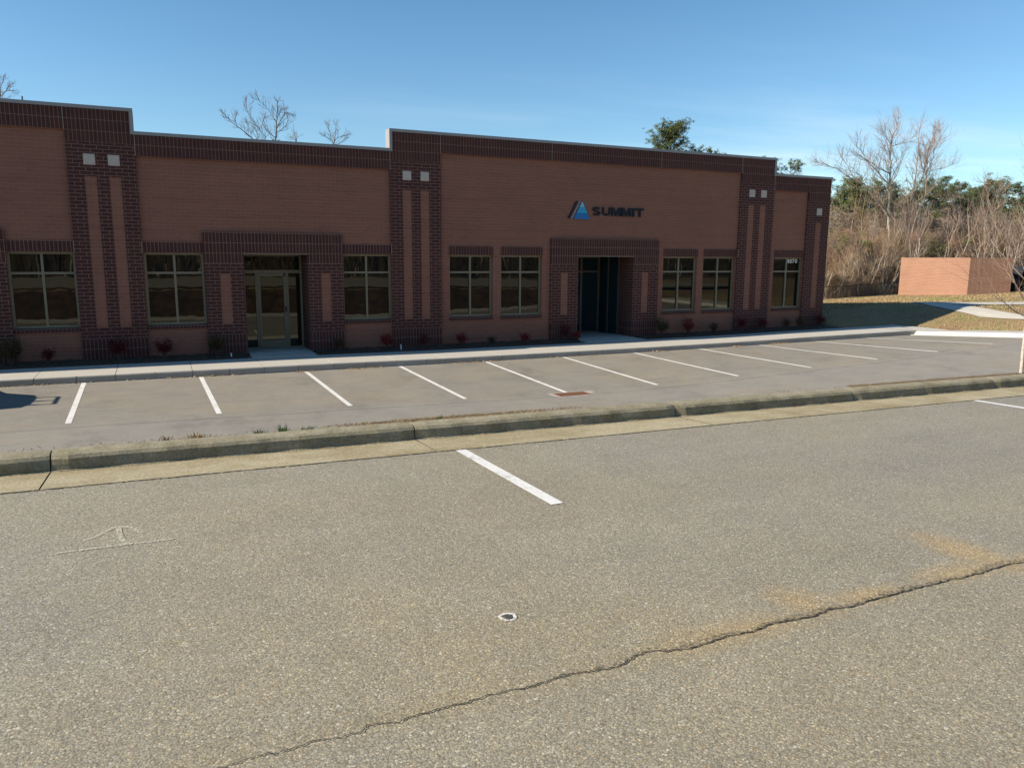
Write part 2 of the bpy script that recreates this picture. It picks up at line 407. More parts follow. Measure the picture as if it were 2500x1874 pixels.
def sheet(name, mat, xs, ys, fn, kind='structure', parent=None, flip=False):
    mb = MB()
    for y in ys:
        for x in xs: mb.v.append((x, y, fn(x, y)))
    w = len(xs)
    for j in range(len(ys)-1):
        for i in range(w-1):
            a = j*w+i; mb.f.append((a, a+1, a+w+1, a+w))
    o = mb.build(name, mat, parent, smooth=True)
    if kind and parent is None: o['kind'] = kind
    return o
def lin(a, b, n): return [a+(b-a)*i/n for i in range(n+1)]

# ------------------------------------------------------------------ setting
# ground: one sheet out to the horizon
GX = [-40000,-9000,-3000,-1200,-600,-400,-300,-200,-100,0,100,200,270,279]+lin(284,420,34)+lin(430,700,27)+[740,800,900,1100,1600,3000,9000,40000]
GY = [-40000,-9000,-3000,-1400,-900,-700,-500,-420,-300,-200,-176,-172,-164,-158,-152,-146,-130,-110,-90,-74,-58,-44]+lin(-32,140,43)+[150,165,180,200,230,260,300,340,400,500,700,1200,3000,9000,40000]
def Hg(x, y):
    if y < -171: return zu(x, y)-1.2 if y > -900 else 8
    if y < -150:                                   # bank between the two lots
        f = (y+171)/21
        if x > 430: return He(430, y)*.4+5
        if x < 303: return -6
        return (12.6-.0075*(x-12))*(1-f)+(-2.2)*f + .35*sin(x*.31)+.25*sin(x*.13+y)
    if x < 303 and y < -9.5: return -5.5
    if x < 280 and y < 256: return -.4 if y < 0.9 else -5
    if x < 280: return max(-3, He(280, y))-.0
    d = max(y+9, x-317)
    return He(x, y)-(1.0 if d < 0 else 0)
ground = sheet('ground', 'grass', GX, GY, Hg)

lower_lot = sheet('parking_lot', 'asph_lo', lin(-330, 297, 70), lin(-152, -29.84, 22), zl)
upper_lot = sheet('upper_parking_lot', 'asph_up', [-1500,-700,-300,-150,-60,-20,0,20,40,60,80,100,120,150,200,300,420], [-392,-330,-280,-250,-230,-215,-200,-190,-181.5], lambda x, y: zu(x, y))

# pavement slabs along the front of the building, gaps are the joints
xs = [-160+18.4*i for i in range(8)]
joints = [-26.5,-8.4,9.3,27.4,45.4,64.3,82.4,97.6,116,134,152,170.5,188.5,206.5,225,243,261,279,297]
xs = [x for x in xs if x < -30]+joints
mb = MB()
G = .07
def slab(mb, xa, xb, ya, yb, zf, drop=1.2, n=1):
    for k in range(n):
        x0 = xa+(xb-xa)*k/n+(G if k == 0 else 0); x1 = xa+(xb-xa)*(k+1)/n-(G if k == n-1 else 0)
        za, zb = zf(x0), zf(x1)
        mb.quad((x0, ya, za), (x1, ya, zb), (x1, yb, zb), (x0, yb, za))
        mb.quad((x0, ya, za-drop), (x1, ya, zb-drop), (x1, ya, zb), (x0, ya, za))
        if k == 0: mb.quad((x0, yb, za-drop), (x0, ya, za-drop), (x0, ya, za), (x0, yb, za))
        if k == n-1: mb.quad((x1, ya, zb-drop), (x1, yb, zb-drop), (x1, yb, zb), (x1, ya, zb))
for a, b in zip(xs, xs[1:]):
    slab(mb, a, b, -28.9, -9.6, walk_z)
walk = mb.build('sidewalk', 'walk'); walk['kind'] = 'structure'
mb = MB()
for a, b in zip([-350]+xs, xs+[301]):
    mb.quad((a, -29.7, walk_z(a)-.32), (b, -29.7, walk_z(b)-.32), (b, -9.65, walk_z(b)-.32), (a, -9.65, walk_z(a)-.32))
mb.build('sidewalk_joint_filler', 'under', walk)
mb = MB()    # kerb nose
kx = sorted(set([x for x in xs]+[x+9.1 for x in xs[:-1]]+[300.5]))
for a, b in zip(kx, kx[1:]):
    g = .05
    a2, b2 = a+g, b-g
    za, zb = walk_z(a2), walk_z(b2)
    fa, fb = zl(a2, -29.84)-.3, zl(b2, -29.84)-.3
    prof = [(-29.84, 0), (-29.84, .86), (-29.72, .97), (-29.5, 1.0), (-28.92, 1.0)]
    for (y0, t0), (y1, t1) in zip(prof, prof[1:]):
        mb.quad((a2, y0, fa+(za-fa)*t0), (b2, y0, fb+(zb-fb)*t0), (b2, y1, fb+(zb-fb)*t1), (a2, y1, fa+(za-fa)*t1))
    mb.quad((a2, -28.92, fa), (a2, -29.84, fa), (a2, -29.84, za), (a2, -28.92, za))
    mb.quad((b2, -29.84, fb), (b2, -28.92, fb), (b2, -28.92, zb), (b2, -29.84, zb))
k1 = mb.build('kerb', 'walk2'); k1['kind'] = 'structure'
# stoops at the two entrances
mb = MB(); mb.box(44.6, 63.3, -9.5, 14.5, -1, .14); mb.build('entrance_slab', 'walk')['kind'] = 'structure'
mb = MB(); mb.box(158.6, 183.2, -9.5, 21.5, -1, .24); mb.build('entrance_slab', 'walk')['kind'] = 'structure'
# mulch bed against the wall
def zbed(x, y):
    t = (y+9.6)/10.5
    return walk_z(x)-.15+ .75*min(1, max(0, t))**.7 + .16*sin(x*1.7+y)+.12*sin(x*.9-y*2.1)
for a, b in ((-330, 43.6), (64.2, 157.6), (184.2, 283)):
    n = int((b-a)/1.2)
    o = sheet('mulch_bed', 'mulch', lin(a, b, n), lin(-9.6, .95, 8), zbed)

# east kerb, walk and the two paths over the bank
east = [(300.4,-25.6),(298.2,-28.6),(297.3,-31.5),(297,-35),(297,-43),(297,-50.5),(297,-58),(297,-74),(297,-95),(297,-150)]
def nrm(i, pl):
    a = pl[max(i-1, 0)]; b = pl[min(i+1, len(pl)-1)]
    dx, dy = b[0]-a[0], b[1]-a[1]; l = hypot(dx, dy); return (-dy/l, dx/l)
def zcurb(x, y): return zl(min(x, 297), min(y, -29.9))
mb = MB(); sec = [(0, -.4), (0, .12), (1.6, .10), (2.0, .25), (3.2, 1.30), (3.6, 1.45), (5.2, 1.48)]
fine_e = []
for (a, b) in zip(east, east[1:]):
    n = max(1, int(hypot(b[0]-a[0], b[1]-a[1])/3))
    for k in range(n): fine_e.append((a[0]+(b[0]-a[0])*k/n, a[1]+(b[1]-a[1])*k/n))
rows = []
for i, (x, y) in enumerate(fine_e):
    nx, ny = nrm(i, fine_e)
    if nx < 0: nx, ny = -nx, -ny
    rows.append([(x+nx*d, y+ny*d, zcurb(x, y)+h) for d, h in sec])
for i, (r0, r1) in enumerate(zip(rows, rows[1:])):
    for k in range(len(sec)-1):
        mb.quad(r0[k], r1[k], r1[k+1], r0[k+1])
o = mb.build('kerb', 'newcurb', smooth=True); o['kind'] = 'structure'
mb = MB()
for i, (x, y) in enumerate(fine_e):
    pass
wr = []
for i, (x, y) in enumerate(fine_e):
    nx, ny = nrm(i, fine_e)
    if nx < 0: nx, ny = -nx, -ny
    z = zcurb(x, y)+1.50
    d2 = 20 if y < -40 else 17
    ox, oy = x+nx*d2, y+ny*d2
    if y > -33: ox, oy = 317-(y+33)*.4, -9.6-(-y-26)*2.2
    wr.append(((x+nx*5.1, y+ny*5.1, z), (ox, oy, max(z, 1.45) if y > -33 else z+.05)))
for (a, b), (c, d) in zip(wr, wr[1:]): mb.quad(a, b, d, c)
mb.quad((297.1, -29.5, 1.40), wr[0][0], wr[0][1], (297.1, -9.6, 1.40))
mb.build('sidewalk', 'walk')['kind'] = 'structure'
def drape(name, lo, up, mat, lift=.22, n=8, m=5):
    def resample(p, k):
        ls = [0]
        for a, b in zip(p, p[1:]): ls.append(ls[-1]+hypot(b[0]-a[0], b[1]-a[1]))
        out = []
        for i in range(k+1):
            t = ls[-1]*i/k
            for j in range(len(p)-1):
                if t <= ls[j+1]+1e-6:
                    f = (t-ls[j])/(ls[j+1]-ls[j]); out.append((p[j][0]+(p[j+1][0]-p[j][0])*f, p[j][1]+(p[j+1][1]-p[j][1])*f)); break
        return out
    A = resample(lo, n); B = resample(up, n); mb = MB()
    P = [[(a[0]+(b[0]-a[0])*j/m, a[1]+(b[1]-a[1])*j/m) for j in range(m+1)] for a, b in zip(A, B)]
    for i in range(n):
        for j in range(m):
            q = [P[i][j], P[i+1][j], P[i+1][j+1], P[i][j+1]]
            mb.quad(*[(x, y, He(x, y)+lift) for x, y in q])
    o = mb.build(name, mat, smooth=True); o['kind'] = 'structure'; return o
drape('footpath', [(364.9,22.7),(351.9,4.8),(346.8,-8.5),(343.9,-15.7),(339.7,-27.7),(335.8,-42.9),(334.8,-50.3),(332.5,-66)],
      [(372.6,29.3),(363.1,11.3),(359.5,-4.4),(357.3,-14.3),(354.3,-19.7),(349.9,-31.3),(342.4,-45.6),(338.5,-62)], 'walk', .25, 24)
drape('footpath', [(363.1,10.5),(360,-3.4),(362,-11.4),(370.9,-12.4),(381.0,-21.1),(396,-34)], [(372.6,29.3),(366.8,14.8),(372.0,4.7),(383.7,-3.8),(395.9,-11.7),(412,-24)], 'walk', .32, 24)

# kerb and gutter of the upper lot
cj = [-52,-18,12.3,43,74,102,130,160,195,240]
mbk = MB(); mbg = MB(); mbj = MB()
for a, b in zip([-300]+cj, cj+[420]):
    n = max(1, int((b-a)/1.2))
    g = .06
    pts = [a+g+(b-a-2*g)*i/n for i in range(n+1)]
    def prof(x, e=0):
        f = zu(x, -175); w = .07*sin(x*.9)+.05*sin(x*2.3+1)
        e2 = .18*e
        w2 = .05*sin(x*1.7+.5)+.04*sin(x*4.1); return [(-175.25+w, f+.03), (-175.0+w*.8+e2, f+.14), (-174.93+w*.4+e2, f+.55), (-174.85+e2+w2, f+1.0), (-174.62+e2+w2, f+1.27), (-174.25+e2, f+1.42), (-173.75, f+1.49-e2*.4), (-173.2, f+1.50-e2*.4), (-172.7, f+1.40-e2*.3), (-172.5, f+.8)]
    for i in range(n):
        e0 = 1 if i == 0 else 0; e1 = 1 if i == n-1 else 0
        A = prof(pts[i], e0); B = prof(pts[i+1], e1)
        for k in range(len(A)-1):
            mbk.quad((pts[i], *A[k]), (pts[i+1], *B[k]), (pts[i+1], *B[k+1]), (pts[i], *A[k+1]))
        g0 = [(-181.55, zu(pts[i], -181.5)+.03), (-180, zu(pts[i], -180)+.04), (-176.2, zu(pts[i], -176.2)+.06), (-175.1, zu(pts[i], -175)+.05)]
        g1 = [(-181.55, zu(pts[i+1], -181.5)+.03), (-180, zu(pts[i+1], -180)+.04), (-176.2, zu(pts[i+1], -176.2)+.06), (-175.1, zu(pts[i+1], -175)+.05)]
        for k in range(3):
            mbg.quad((pts[i], *g0[k]), (pts[i+1], *g1[k]), (pts[i+1], *g1[k+1]), (pts[i], *g0[k+1]))
    for xx in (pts[0], pts[-1]):
        P = [(xx, y, z) for y, z in prof(xx, 1)]
        n0 = len(mbk.v); mbk.v += P+[(xx, -172.5, zu(xx, -175)-1), (xx, -175.15, zu(xx, -175)-1)]; mbk.f.append(tuple(range(n0, n0+len(P)+2)))
mbj.quad((-300, -181.6, 12.0+.0075*312-.0), (420, -181.6, 9.6-.0), (420, -172.6, 9.5), (-300, -172.6, 12.0+.0075*312))
o = mbk.build('kerb', 'kerb', smooth=True); o['kind'] = 'structure'
o_gut = mbg.build('gutter', 'gutter'); o_gut['kind'] = 'structure'
mb = MB()
for x in lin(-300, 415, 143):
    def p_(xx):
        f = zu(xx, -175)
        return [(-181.8, zu(xx, -181.5)-.02), (-175.2, f-.12), (-174.8, f+.2), (-174.2, f+.95), (-173.6, f+1.2), (-172.7, f+1.1), (-172.4, f+.3)]
    A, B = p_(x), p_(x+5)
    for k in range(len(A)-1): mb.quad((x, *A[k]), (x+5, *B[k]), (x+5, *B[k+1]), (x, *A[k+1]))
mb.build('kerb_joint_filler', 'under', o)
# dark dirt line where the asphalt meets the gutter
mb = MB(); px_ = -300; prevw = .1
for i in range(700):
    x = -60+i*.35
    w = .02+.12*abs(sin(x*.37))*(1 if x < 45 else .45)+R.random()*.10
    z = zu(x, -181.6)
    mb.quad((x, -181.55-w, z+.045), (x+.35, -181.55-prevw, z+.045), (x+.35, -181.5+.03, z+.045), (x, -181.5+.03, z+.045)); prevw = w
MAT['edge_dirt'] = faint('edge_dirt', (.055,.045,.032), .36, .56, 28)
mb.build('dirt_line', 'edge_dirt', upper_lot)
mb = MB(); rr = random.Random(44)
x = -60; prevw = .2
while x < 200:
    w = .10+.28*max(0, sin(x*.43)+.3*sin(x*1.9))+rr.random()*.12
    f = zu(x, -175)+.085
    mb.quad((x, -175.22-w, f), (x+.4, -175.22-prevw, f), (x+.4, -175.05, f+.02), (x, -175.05, f+.02)); prevw = w; x += .4
mb.build('foot_grime', 'cracklip', o_gut)
# lower kerb at the foot of the bank and the bank itself
mb = MB()
for x in lin(-330, 290, 62):
    def q_(xx): z = zl(xx, -152); return [(-152.5, z+.05), (-154.8, z-.0), (-155.3, z+1.3), (-156.4, z+1.4), (-156.5, z+.4)]
    A, B = q_(x), q_(x+10)
    for k in range(4): mb.quad((x+10, *B[k]), (x, *A[k]), (x, *A[k+1]), (x+10, *B[k+1]))
mb.build('kerb', 'newcurb')['kind'] = 'structure'
def zbank(x, y):
    f = (y+172.6)/16.2
    top = zu(x, -175)+1.15; bot = zl(x, -152)+1.0
    return top*(1-f)+bot*f+(.4*sin(x*.3)+.3*sin(x*.71+y*.5)+.2*sin(y*1.7))*min(1, f*4)*min(1, (1-f)*4)
bank = sheet('mulch_bank', 'bankmulch', lin(-330, 300, 210), lin(-172.6, -156.4, 12), zbank)

# painted stall lines
def line_strip(x0, y0, x1, y1, w, fn, mat, parent, name, lift=.04, n=16, jit=.03):
    mb = MB(); dx, dy = x1-x0, y1-y0; l = hypot(dx, dy); nx, ny = -dy/l*w/2, dx/l*w/2
    P = []
    for i in range(n+1):
        t = i/n; j = jit*(R.random()-.5); x, y = x0+dx*t, y0+dy*t
        P.append(((x-nx*(1+j), y-ny*(1+j)), (x+nx*(1-j), y+ny*(1-j))))
    for (a, b), (c, d) in zip(P, P[1:]):
        mb.quad(*[(p[0], p[1], fn(*p)+lift) for p in (a, c, d, b)])
    return mb.build(name, mat, parent)
for i in range(-3, 11):
    x = 2.36+27*i; xb = x+1.2
    line_strip(x, -30.4, xb, -80.3, 1.08, zl, 'paint', lower_lot, 'parking_line')
mb = MB()
ul = upper_lot
def polyflat(pts, fn, mat, parent, name, lift=.04):
    mb = MB(); n = len(pts); mb.v += [(x, y, fn(x, y)+lift) for x, y in pts]; mb.f.append(tuple(range(n))); return mb.build(name, mat, parent)
line_strip(45.15, -181.75, 46.05, -198.75, 1.02, zu, 'paint', ul, 'parking_line', .045)
line_strip(115.7, -181.75, 118.1, -198.7, 1.05, zu, 'paint', ul, 'parking_line', .045)
# survey marks, spot, seam crack
def poly_strip(pts, w, fn, mat, parent, name, lift=.04, sub=6, jit=0, taper=False):
    P = []
    for k in range(len(pts)-1):
        p0 = pts[max(k-1, 0)]; p1 = pts[k]; p2 = pts[k+1]; p3 = pts[min(k+2, len(pts)-1)]
        for j in range(sub):
            t = j/sub; t2, t3 = t*t, t*t*t
            P.append(tuple(.5*(2*p1[a]+(p2[a]-p0[a])*t+(2*p0[a]-5*p1[a]+4*p2[a]-p3[a])*t2+(3*p1[a]-p0[a]-3*p2[a]+p3[a])*t3) for a in (0, 1)))
    P.append(pts[-1])
    mb = MB(); prev = None; rnd = random.Random(len(pts)*7+3)
    off = 0
    for i, (x, y) in enumerate(P):
        nx, ny = nrm(i, P)
        off = off*.6+(rnd.random()-.5)*jit
        ww = w(i/(len(P)-1)) if callable(w) else w
        ww *= (.65+rnd.random()*.7) if jit else 1
        x += nx*off; y += ny*off
        a = (x-nx*ww/2, y-ny*ww/2); b = (x+nx*ww/2, y+ny*ww/2)
        a = (*a, fn(*a)+lift); b = (*b, fn(*b)+lift)
        if prev: mb.quad(prev[0], a, b, prev[1])
        prev = (a, b)
    return mb.build(name, mat, parent)
CR = [(21.72,-219.54),(22.19,-219.51),(22.9,-219.39),(23.62,-219.34),(24.05,-219.52),(24.74,-219.44),(25.34,-219.34),(25.96,-219.45),(26.57,-219.43),(27.0,-219.42),(27.4,-219.17),(27.96,-219.33),(28.52,-219.38),(28.95,-219.25),(29.73,-219.29),(30.45,-219.15),(31.11,-219.22),(32.07,-219.13),(33.63,-219.16),(34.54,-219.15),(35.41,-218.97),(36.42,-219.01),(37.12,-219.2),(38.18,-219.22),(39.16,-218.88),(40.17,-218.69),(40.83,-219.02),(41.89,-219.18),(42.87,-219.11),(44.14,-218.97),(44.8,-219.02),(45.77,-219.08),(46.9,-218.89),(48.12,-218.9),(49.72,-218.98),(50.76,-218.81),(52.4,-218.95),(53.45,-218.83),(55.45,-218.75),(56.57,-218.79),(57.94,-218.74),(59.56,-218.69),(60.91,-218.79),(62.47,-218.77),(64.13,-218.57),(66.42,-218.7),(68.3,-218.95),(74,-218.8),(82,-219.0),(95,-218.9)]
poly_strip([(14,-219.6),(18,-219.5)]+CR, lambda t: .03+.05*min(1, t*1.3), zu, 'crack', ul, 'pavement_crack', .05, 9, .11)
poly_strip([(x, y+.22) for x, y in CR[20:]], lambda t: .10+.45*min(1, t*2)*abs(sin(t*17))**2, zu, 'cracklip', ul, 'crumbled_edge', .035, 3, .15)
poly_strip([(16.13,-194.24),(16.72,-193.73),(17.32,-192.86),(17.76,-192.35),(18.3,-192.45),(18.78,-192.89),(19.35,-194.04)], .26, zu, 'chalk', ul, 'survey_mark')
poly_strip([(17.96,-192.43),(18.09,-193.85),(18.33,-195.04),(18.67,-195.82)], .30, zu, 'chalk', ul, 'survey_mark', .046)
poly_strip([(14.87,-195.85),(16.25,-195.83),(17.48,-195.84),(18.67,-195.82),(19.9,-195.95),(21.08,-195.9)], .24, zu, 'chalk', ul, 'survey_mark', .052)
ring = [(35.68+.36*cos(a)*(1+.12*sin(3*a)), -213.26+.40*sin(a)*(1+.1*cos(2*a))) for a in [2*pi*i/14 for i in range(15)]]
poly_strip(ring, .17, zu, 'ringpaint', ul, 'painted_ring', .04)
polyflat([(35.70+.24*cos(a), -213.2+.26*sin(a)) for a in [2*pi*i/10 for i in range(10)]], zu, 'oil', ul, 'dark_spot', .045)
poly_strip([(32.44,-204.0),(32.62,-204.16),(32.85,-204.2),(33.02,-204.1)], .07, zu, 'ringpaint', ul, 'survey_mark', .04)
# cast iron drain in the lower lot
dr = empty('storm_drain', 111.7, -82.6, zl(111.7, -82.6))
tag(dr, 'rusty red rectangular iron storm drain grate set in the lower parking lot', 'drain grate')
mb = MB(); z0 = zl(111.7, -82.6)+.12
x0, x1, y0, y1 = 107.4, 116, -84.7, -80.7
mb.box(x0, x1, y0, y0+.45, z0-.3, z0); mb.box(x0, x1, y1-.45, y1, z0-.3, z0)
mb.box(x0, x0+.45, y0+.45, y1-.45, z0-.3, z0); mb.box(x1-.45, x1, y0+.45, y1-.45, z0-.3, z0)
for i in range(1, 12):
    x = x0+.45+(x1-x0-.9)*i/12; mb.box(x-.15, x+.15, y0+.45, y1-.45, z0-.28, z0-.03)
mb.box(x0+.45, x1-.45, -83.85, -83.6, z0-.28, z0-.0); mb.box(x0+.45, x1-.45, -81.8, -81.55, z0-.28, z0-.0)
mb.box(x0+.45, x1-.45, -82.95, -82.45, z0-.28, z0-.0)
mb.build('grate', 'rust', dr)
mb = MB(); mb.quad((x0+.2, y0+.2, z0-.06), (x1-.2, y0+.2, z0-.06), (x1-.2, y1-.2, z0-.06), (x0+.2, y1-.2, z0-.06)); mb.build('pit_shade', 'black', dr)  # flat black sheet just under the bar tops paints the darkness below the grate
mb = MB()
for a in ((x0-1.2, x1+2.6, y0-.9, y0-.1), (x0-1.2, x1+2.6, y1+.1, y1+.7)): mb.box(*a, z0-.4, z0-.05)
mb.box(x0-1.2, x0-.1, y0-.1, y1+.1, z0-.4, z0-.05); mb.box(x1+.1, x1+2.6, y0-.1, y1+.1, z0-.4, z0-.05)
mb.build('concrete_collar', 'walk2', dr)

# ------------------------------------------------------------------ the office building
B = empty('office_building', 100, 0, 0)
tag(B, 'long one-storey brick office building with dark brick pilasters and stepped parapet', 'building')
WZ0, WZ1 = 9.5, 30.42
windows = [(-16.2,0),(17.2,33.2),(74,90),(110,126),(129,145),(197,213),(216,232),(252,268)]
FY = .8
holes = [(a, b, WZ0-1.15, 33.5) for a, b in windows]
ents = [(-57,-16.1,-46,-27), (33.2,74.1,44.3,63.2), (148.1,194.3,159.3,183)]
eholes = [(a, b, -1, 36.55) for a, b, _, _ in ents]
pil = [0, 90, 232.4]
def top_of(x): return 69 if (x < 17 or 90 <= x < 249.4) else 63
mb = MB()
for a, b in ((-330, 17), (17, 90), (90, 249.4), (249.4, 279.5)):
    t = top_of((a+b)/2)
    wall_grid(mb, a, b, -.6, t, [h for h in holes+eholes if h[0] >= a-.5 and h[1] <= b+.5], FY, 2.6)
    mb.quad((b, 3.6, 60), (a, 3.6, 60), (a, 3.6, t), (b, 3.6, t))
    mb.quad((a, FY, t), (b, FY, t), (b, 3.6, t), (a, 3.6, t))
for x, s in ((17, 1), (90, -1), (249.4, 1)):
    mb.quad((x, FY, 63), (x, 3.6, 63), (x, 3.6, 69), (x, FY, 69))
# end wall, back wall
mb.quad((279.5, FY, -2), (279.5, 255, -2), (279.5, 255, 63), (279.5, FY, 63))
mb.quad((279.5, 255, -6), (-330, 255, -6), (-330, 255, 63), (279.5, 255, 63))
mb.quad((-330, 255, -6), (-330, FY, -6), (-330, FY, 69), (-330, 255, 69))
mb.build('wall', 'field', B)
mb = MB(); mb.quad((-330, 3.6, 60), (279.5, 3.6, 60), (279.5, 255, 60), (-330, 255, 60)); mb.build('roof', 'roof', B)

def accent(parent, x0, x1, z0, z1):
    mb = MB(); mb.quad((x0, .12, z0), (x1, .12, z0), (x1, .12, z1), (x0, .12, z1)); mb.build('accent_panel', 'field', parent)
def tile(parent, x0, x1, z0, z1):
    mb = MB(); mb.box(x0+.06, x1-.06, -.10, .3, z0+.06, z1-.06)
    mb.box(x0+.30, x1-.30, -.16, -.09, z0+.30, z1-.30); mb.build('stone_tile', 'stone', parent)
def pilaster(x0, w, stripes, hi, stripe_top, tiles):
    """hi: top of the dark brick; soldier rows are the top nine modules"""
    st = hi-9
    z6 = 6.3
    mb = MB()
    hs = [(x0+a, x0+b, 9.3, stripe_top) for a, b in stripes]
    wall_grid(mb, x0, x0+w, z6, st, hs, 0, .12)
    for x, s in ((x0, -1), (x0+w, 1)):
        a, b = ((x, FY+.02), (x, 0)) if s < 0 else ((x, 0), (x, FY+.02))
        mb.quad((a[0], a[1], z6), (b[0], b[1], z6), (b[0], b[1], st), (a[0], a[1], st))
    p = mb.build('pilaster', 'dark', B)
    mb = MB()
    mb.quad((x0, 0, -.6), (x0+w, 0, -.6), (x0+w, 0, z6), (x0, 0, z6))
    mb.quad((x0, FY, -.6), (x0, 0, -.6), (x0, 0, z6), (x0, FY, z6)); mb.quad((x0+w, 0, -.6), (x0+w, FY, -.6), (x0+w, FY, z6), (x0+w, 0, z6))
    mb.build('soldier_base', 'sold0', p)
    mb = MB()
    mb.quad((x0, 0, st), (x0+w, 0, st), (x0+w, 0, hi), (x0, 0, hi))
    mb.quad((x0, FY, st), (x0, 0, st), (x0, 0, hi), (x0, FY, hi)); mb.quad((x0+w, 0, st), (x0+w, FY, st), (x0+w, FY, hi), (x0+w, 0, hi))
    mb.build('soldier_head', 'sold_top', p)
    for a, b in stripes: accent(p, x0+a, x0+b, 9.3, stripe_top)
    for a, b in tiles: tile(p, x0+a, x0+b, stripe_top+3, stripe_top+6)
    return p
for x0 in pil:
    pilaster(x0, 17, [(4, 7), (10, 13)], 69, 50.95, [(4, 7), (10, 13)])
# end pilaster at the corner
x0 = 268.1
mb = MB(); wall_grid(mb, x0, 280.2, 6.3, 54, [(272.9, 275.9, 9.3, 44.85)], 0, .12)
mb.quad((x0, FY+.02, 6.3), (x0, 0, 6.3), (x0, 0, 54), (x0, FY+.02, 54))
mb.quad((280.2, 0, 6.3), (280.2, 17, 6.3), (280.2, 17, 54), (280.2, 0, 54))
mb.quad((280.2, 17, 6.3), (279.4, 17, 6.3), (279.4, 17, 54), (280.2, 17, 54))
p = mb.build('pilaster', 'dark', B)
for nm, mt, za, zb in (('soldier_base', 'sold0', -.6, 6.3), ('soldier_head', 'sold_top', 54, 63)):
    mb = MB(); mb.quad((x0, 0, za), (280.2, 0, za), (280.2, 0, zb), (x0, 0, zb))
    mb.quad((x0, FY+.02, za), (x0, 0, za), (x0, 0, zb), (x0, FY+.02, zb)); mb.quad((280.2, 0, za), (280.2, 17, za), (280.2, 17, zb), (280.2, 0, zb))
    mb.quad((280.2, 17, za), (279.4, 17, za), (279.4, 17, zb), (280.2, 17, zb))
    mb.build(nm, mt, p)
accent(p, 272.9, 275.9, 9.3, 44.85); tile(p, 272.9, 275.9, 47.8, 50.8)
# parapet bands of two soldier courses
def band(a, b, z0, z1):
    mb = MB(); mb.quad((a, 0, z0), (b, 0, z0), (b, 0, z1), (a, 0, z1)); mb.quad((b, 0, z0), (a, 0, z0), (a, FY+.02, z0), (b, FY+.02, z0))
    o = mb.build('parapet_band', 'sold_top', B); return o
band(-330, 0, 63, 69); band(17, 90, 57, 63); band(107, 232.4, 63, 69); band(249.4, 268.1, 57, 63)
mb = MB(); mb.quad((280.2, 17, 57), (280.2, 255, 57), (280.2, 255, 63), (280.2, 17, 63)); mb.quad((279.4, 17, 57), (279.4, 255, 57), (280.2, 255, 57), (280.2, 17, 57)); mb.build('parapet_band', 'sold_top', B)
# pale vertical movement joints
for x, za, zb in ((0, 63, 69), (17, 57, 63), (90, 57, 63), (107, 63, 69), (148, 63, 69), (194, 63, 69), (232.4, 63, 69), (249.4, 57, 63), (0, 30.4, 33.5), (17, 30.4, 33.5), (90, 30.4, 33.5), (232.4, 30.4, 33.5)):
    mb = MB(); mb.box(x-.045, x+.045, -.012, .02, za, zb); mb.build('movement_joint', 'stone', B)
# copings
def coping(pts):
    for p in pts: pass
def cop(x0, x1, z, y0=-.35, y1=4.2, h=.9, name='coping'):
    mb = MB(); mb.box(x0, x1, y0, y1, z-.28, z-.28+h); return mb.build(name, 'coping', B)
cop(-330, 17.0, 69.05)
cop(17.0, 89.85, 63.0)
cop(89.85, 249.55, 69.05)
cop(249.55, 280.5, 63.0)
mb = MB(); mb.box(16.1, 17.0, -.35, 4.2, 62.72, 68.77); mb.build('coping', 'coping', B)
mb = MB(); mb.box(89.85, 90.75, -.35, 4.2, 62.72, 68.77); mb.build('coping', 'coping', B)
mb = MB(); mb.box(248.65, 249.55, -.35, 4.2, 62.72, 68.77); mb.build('coping', 'coping', B)
mb = MB(); mb.box(276.3, 280.55, 4.2, 255.4, 62.72, 63.62); mb.build('coping', 'coping', B)
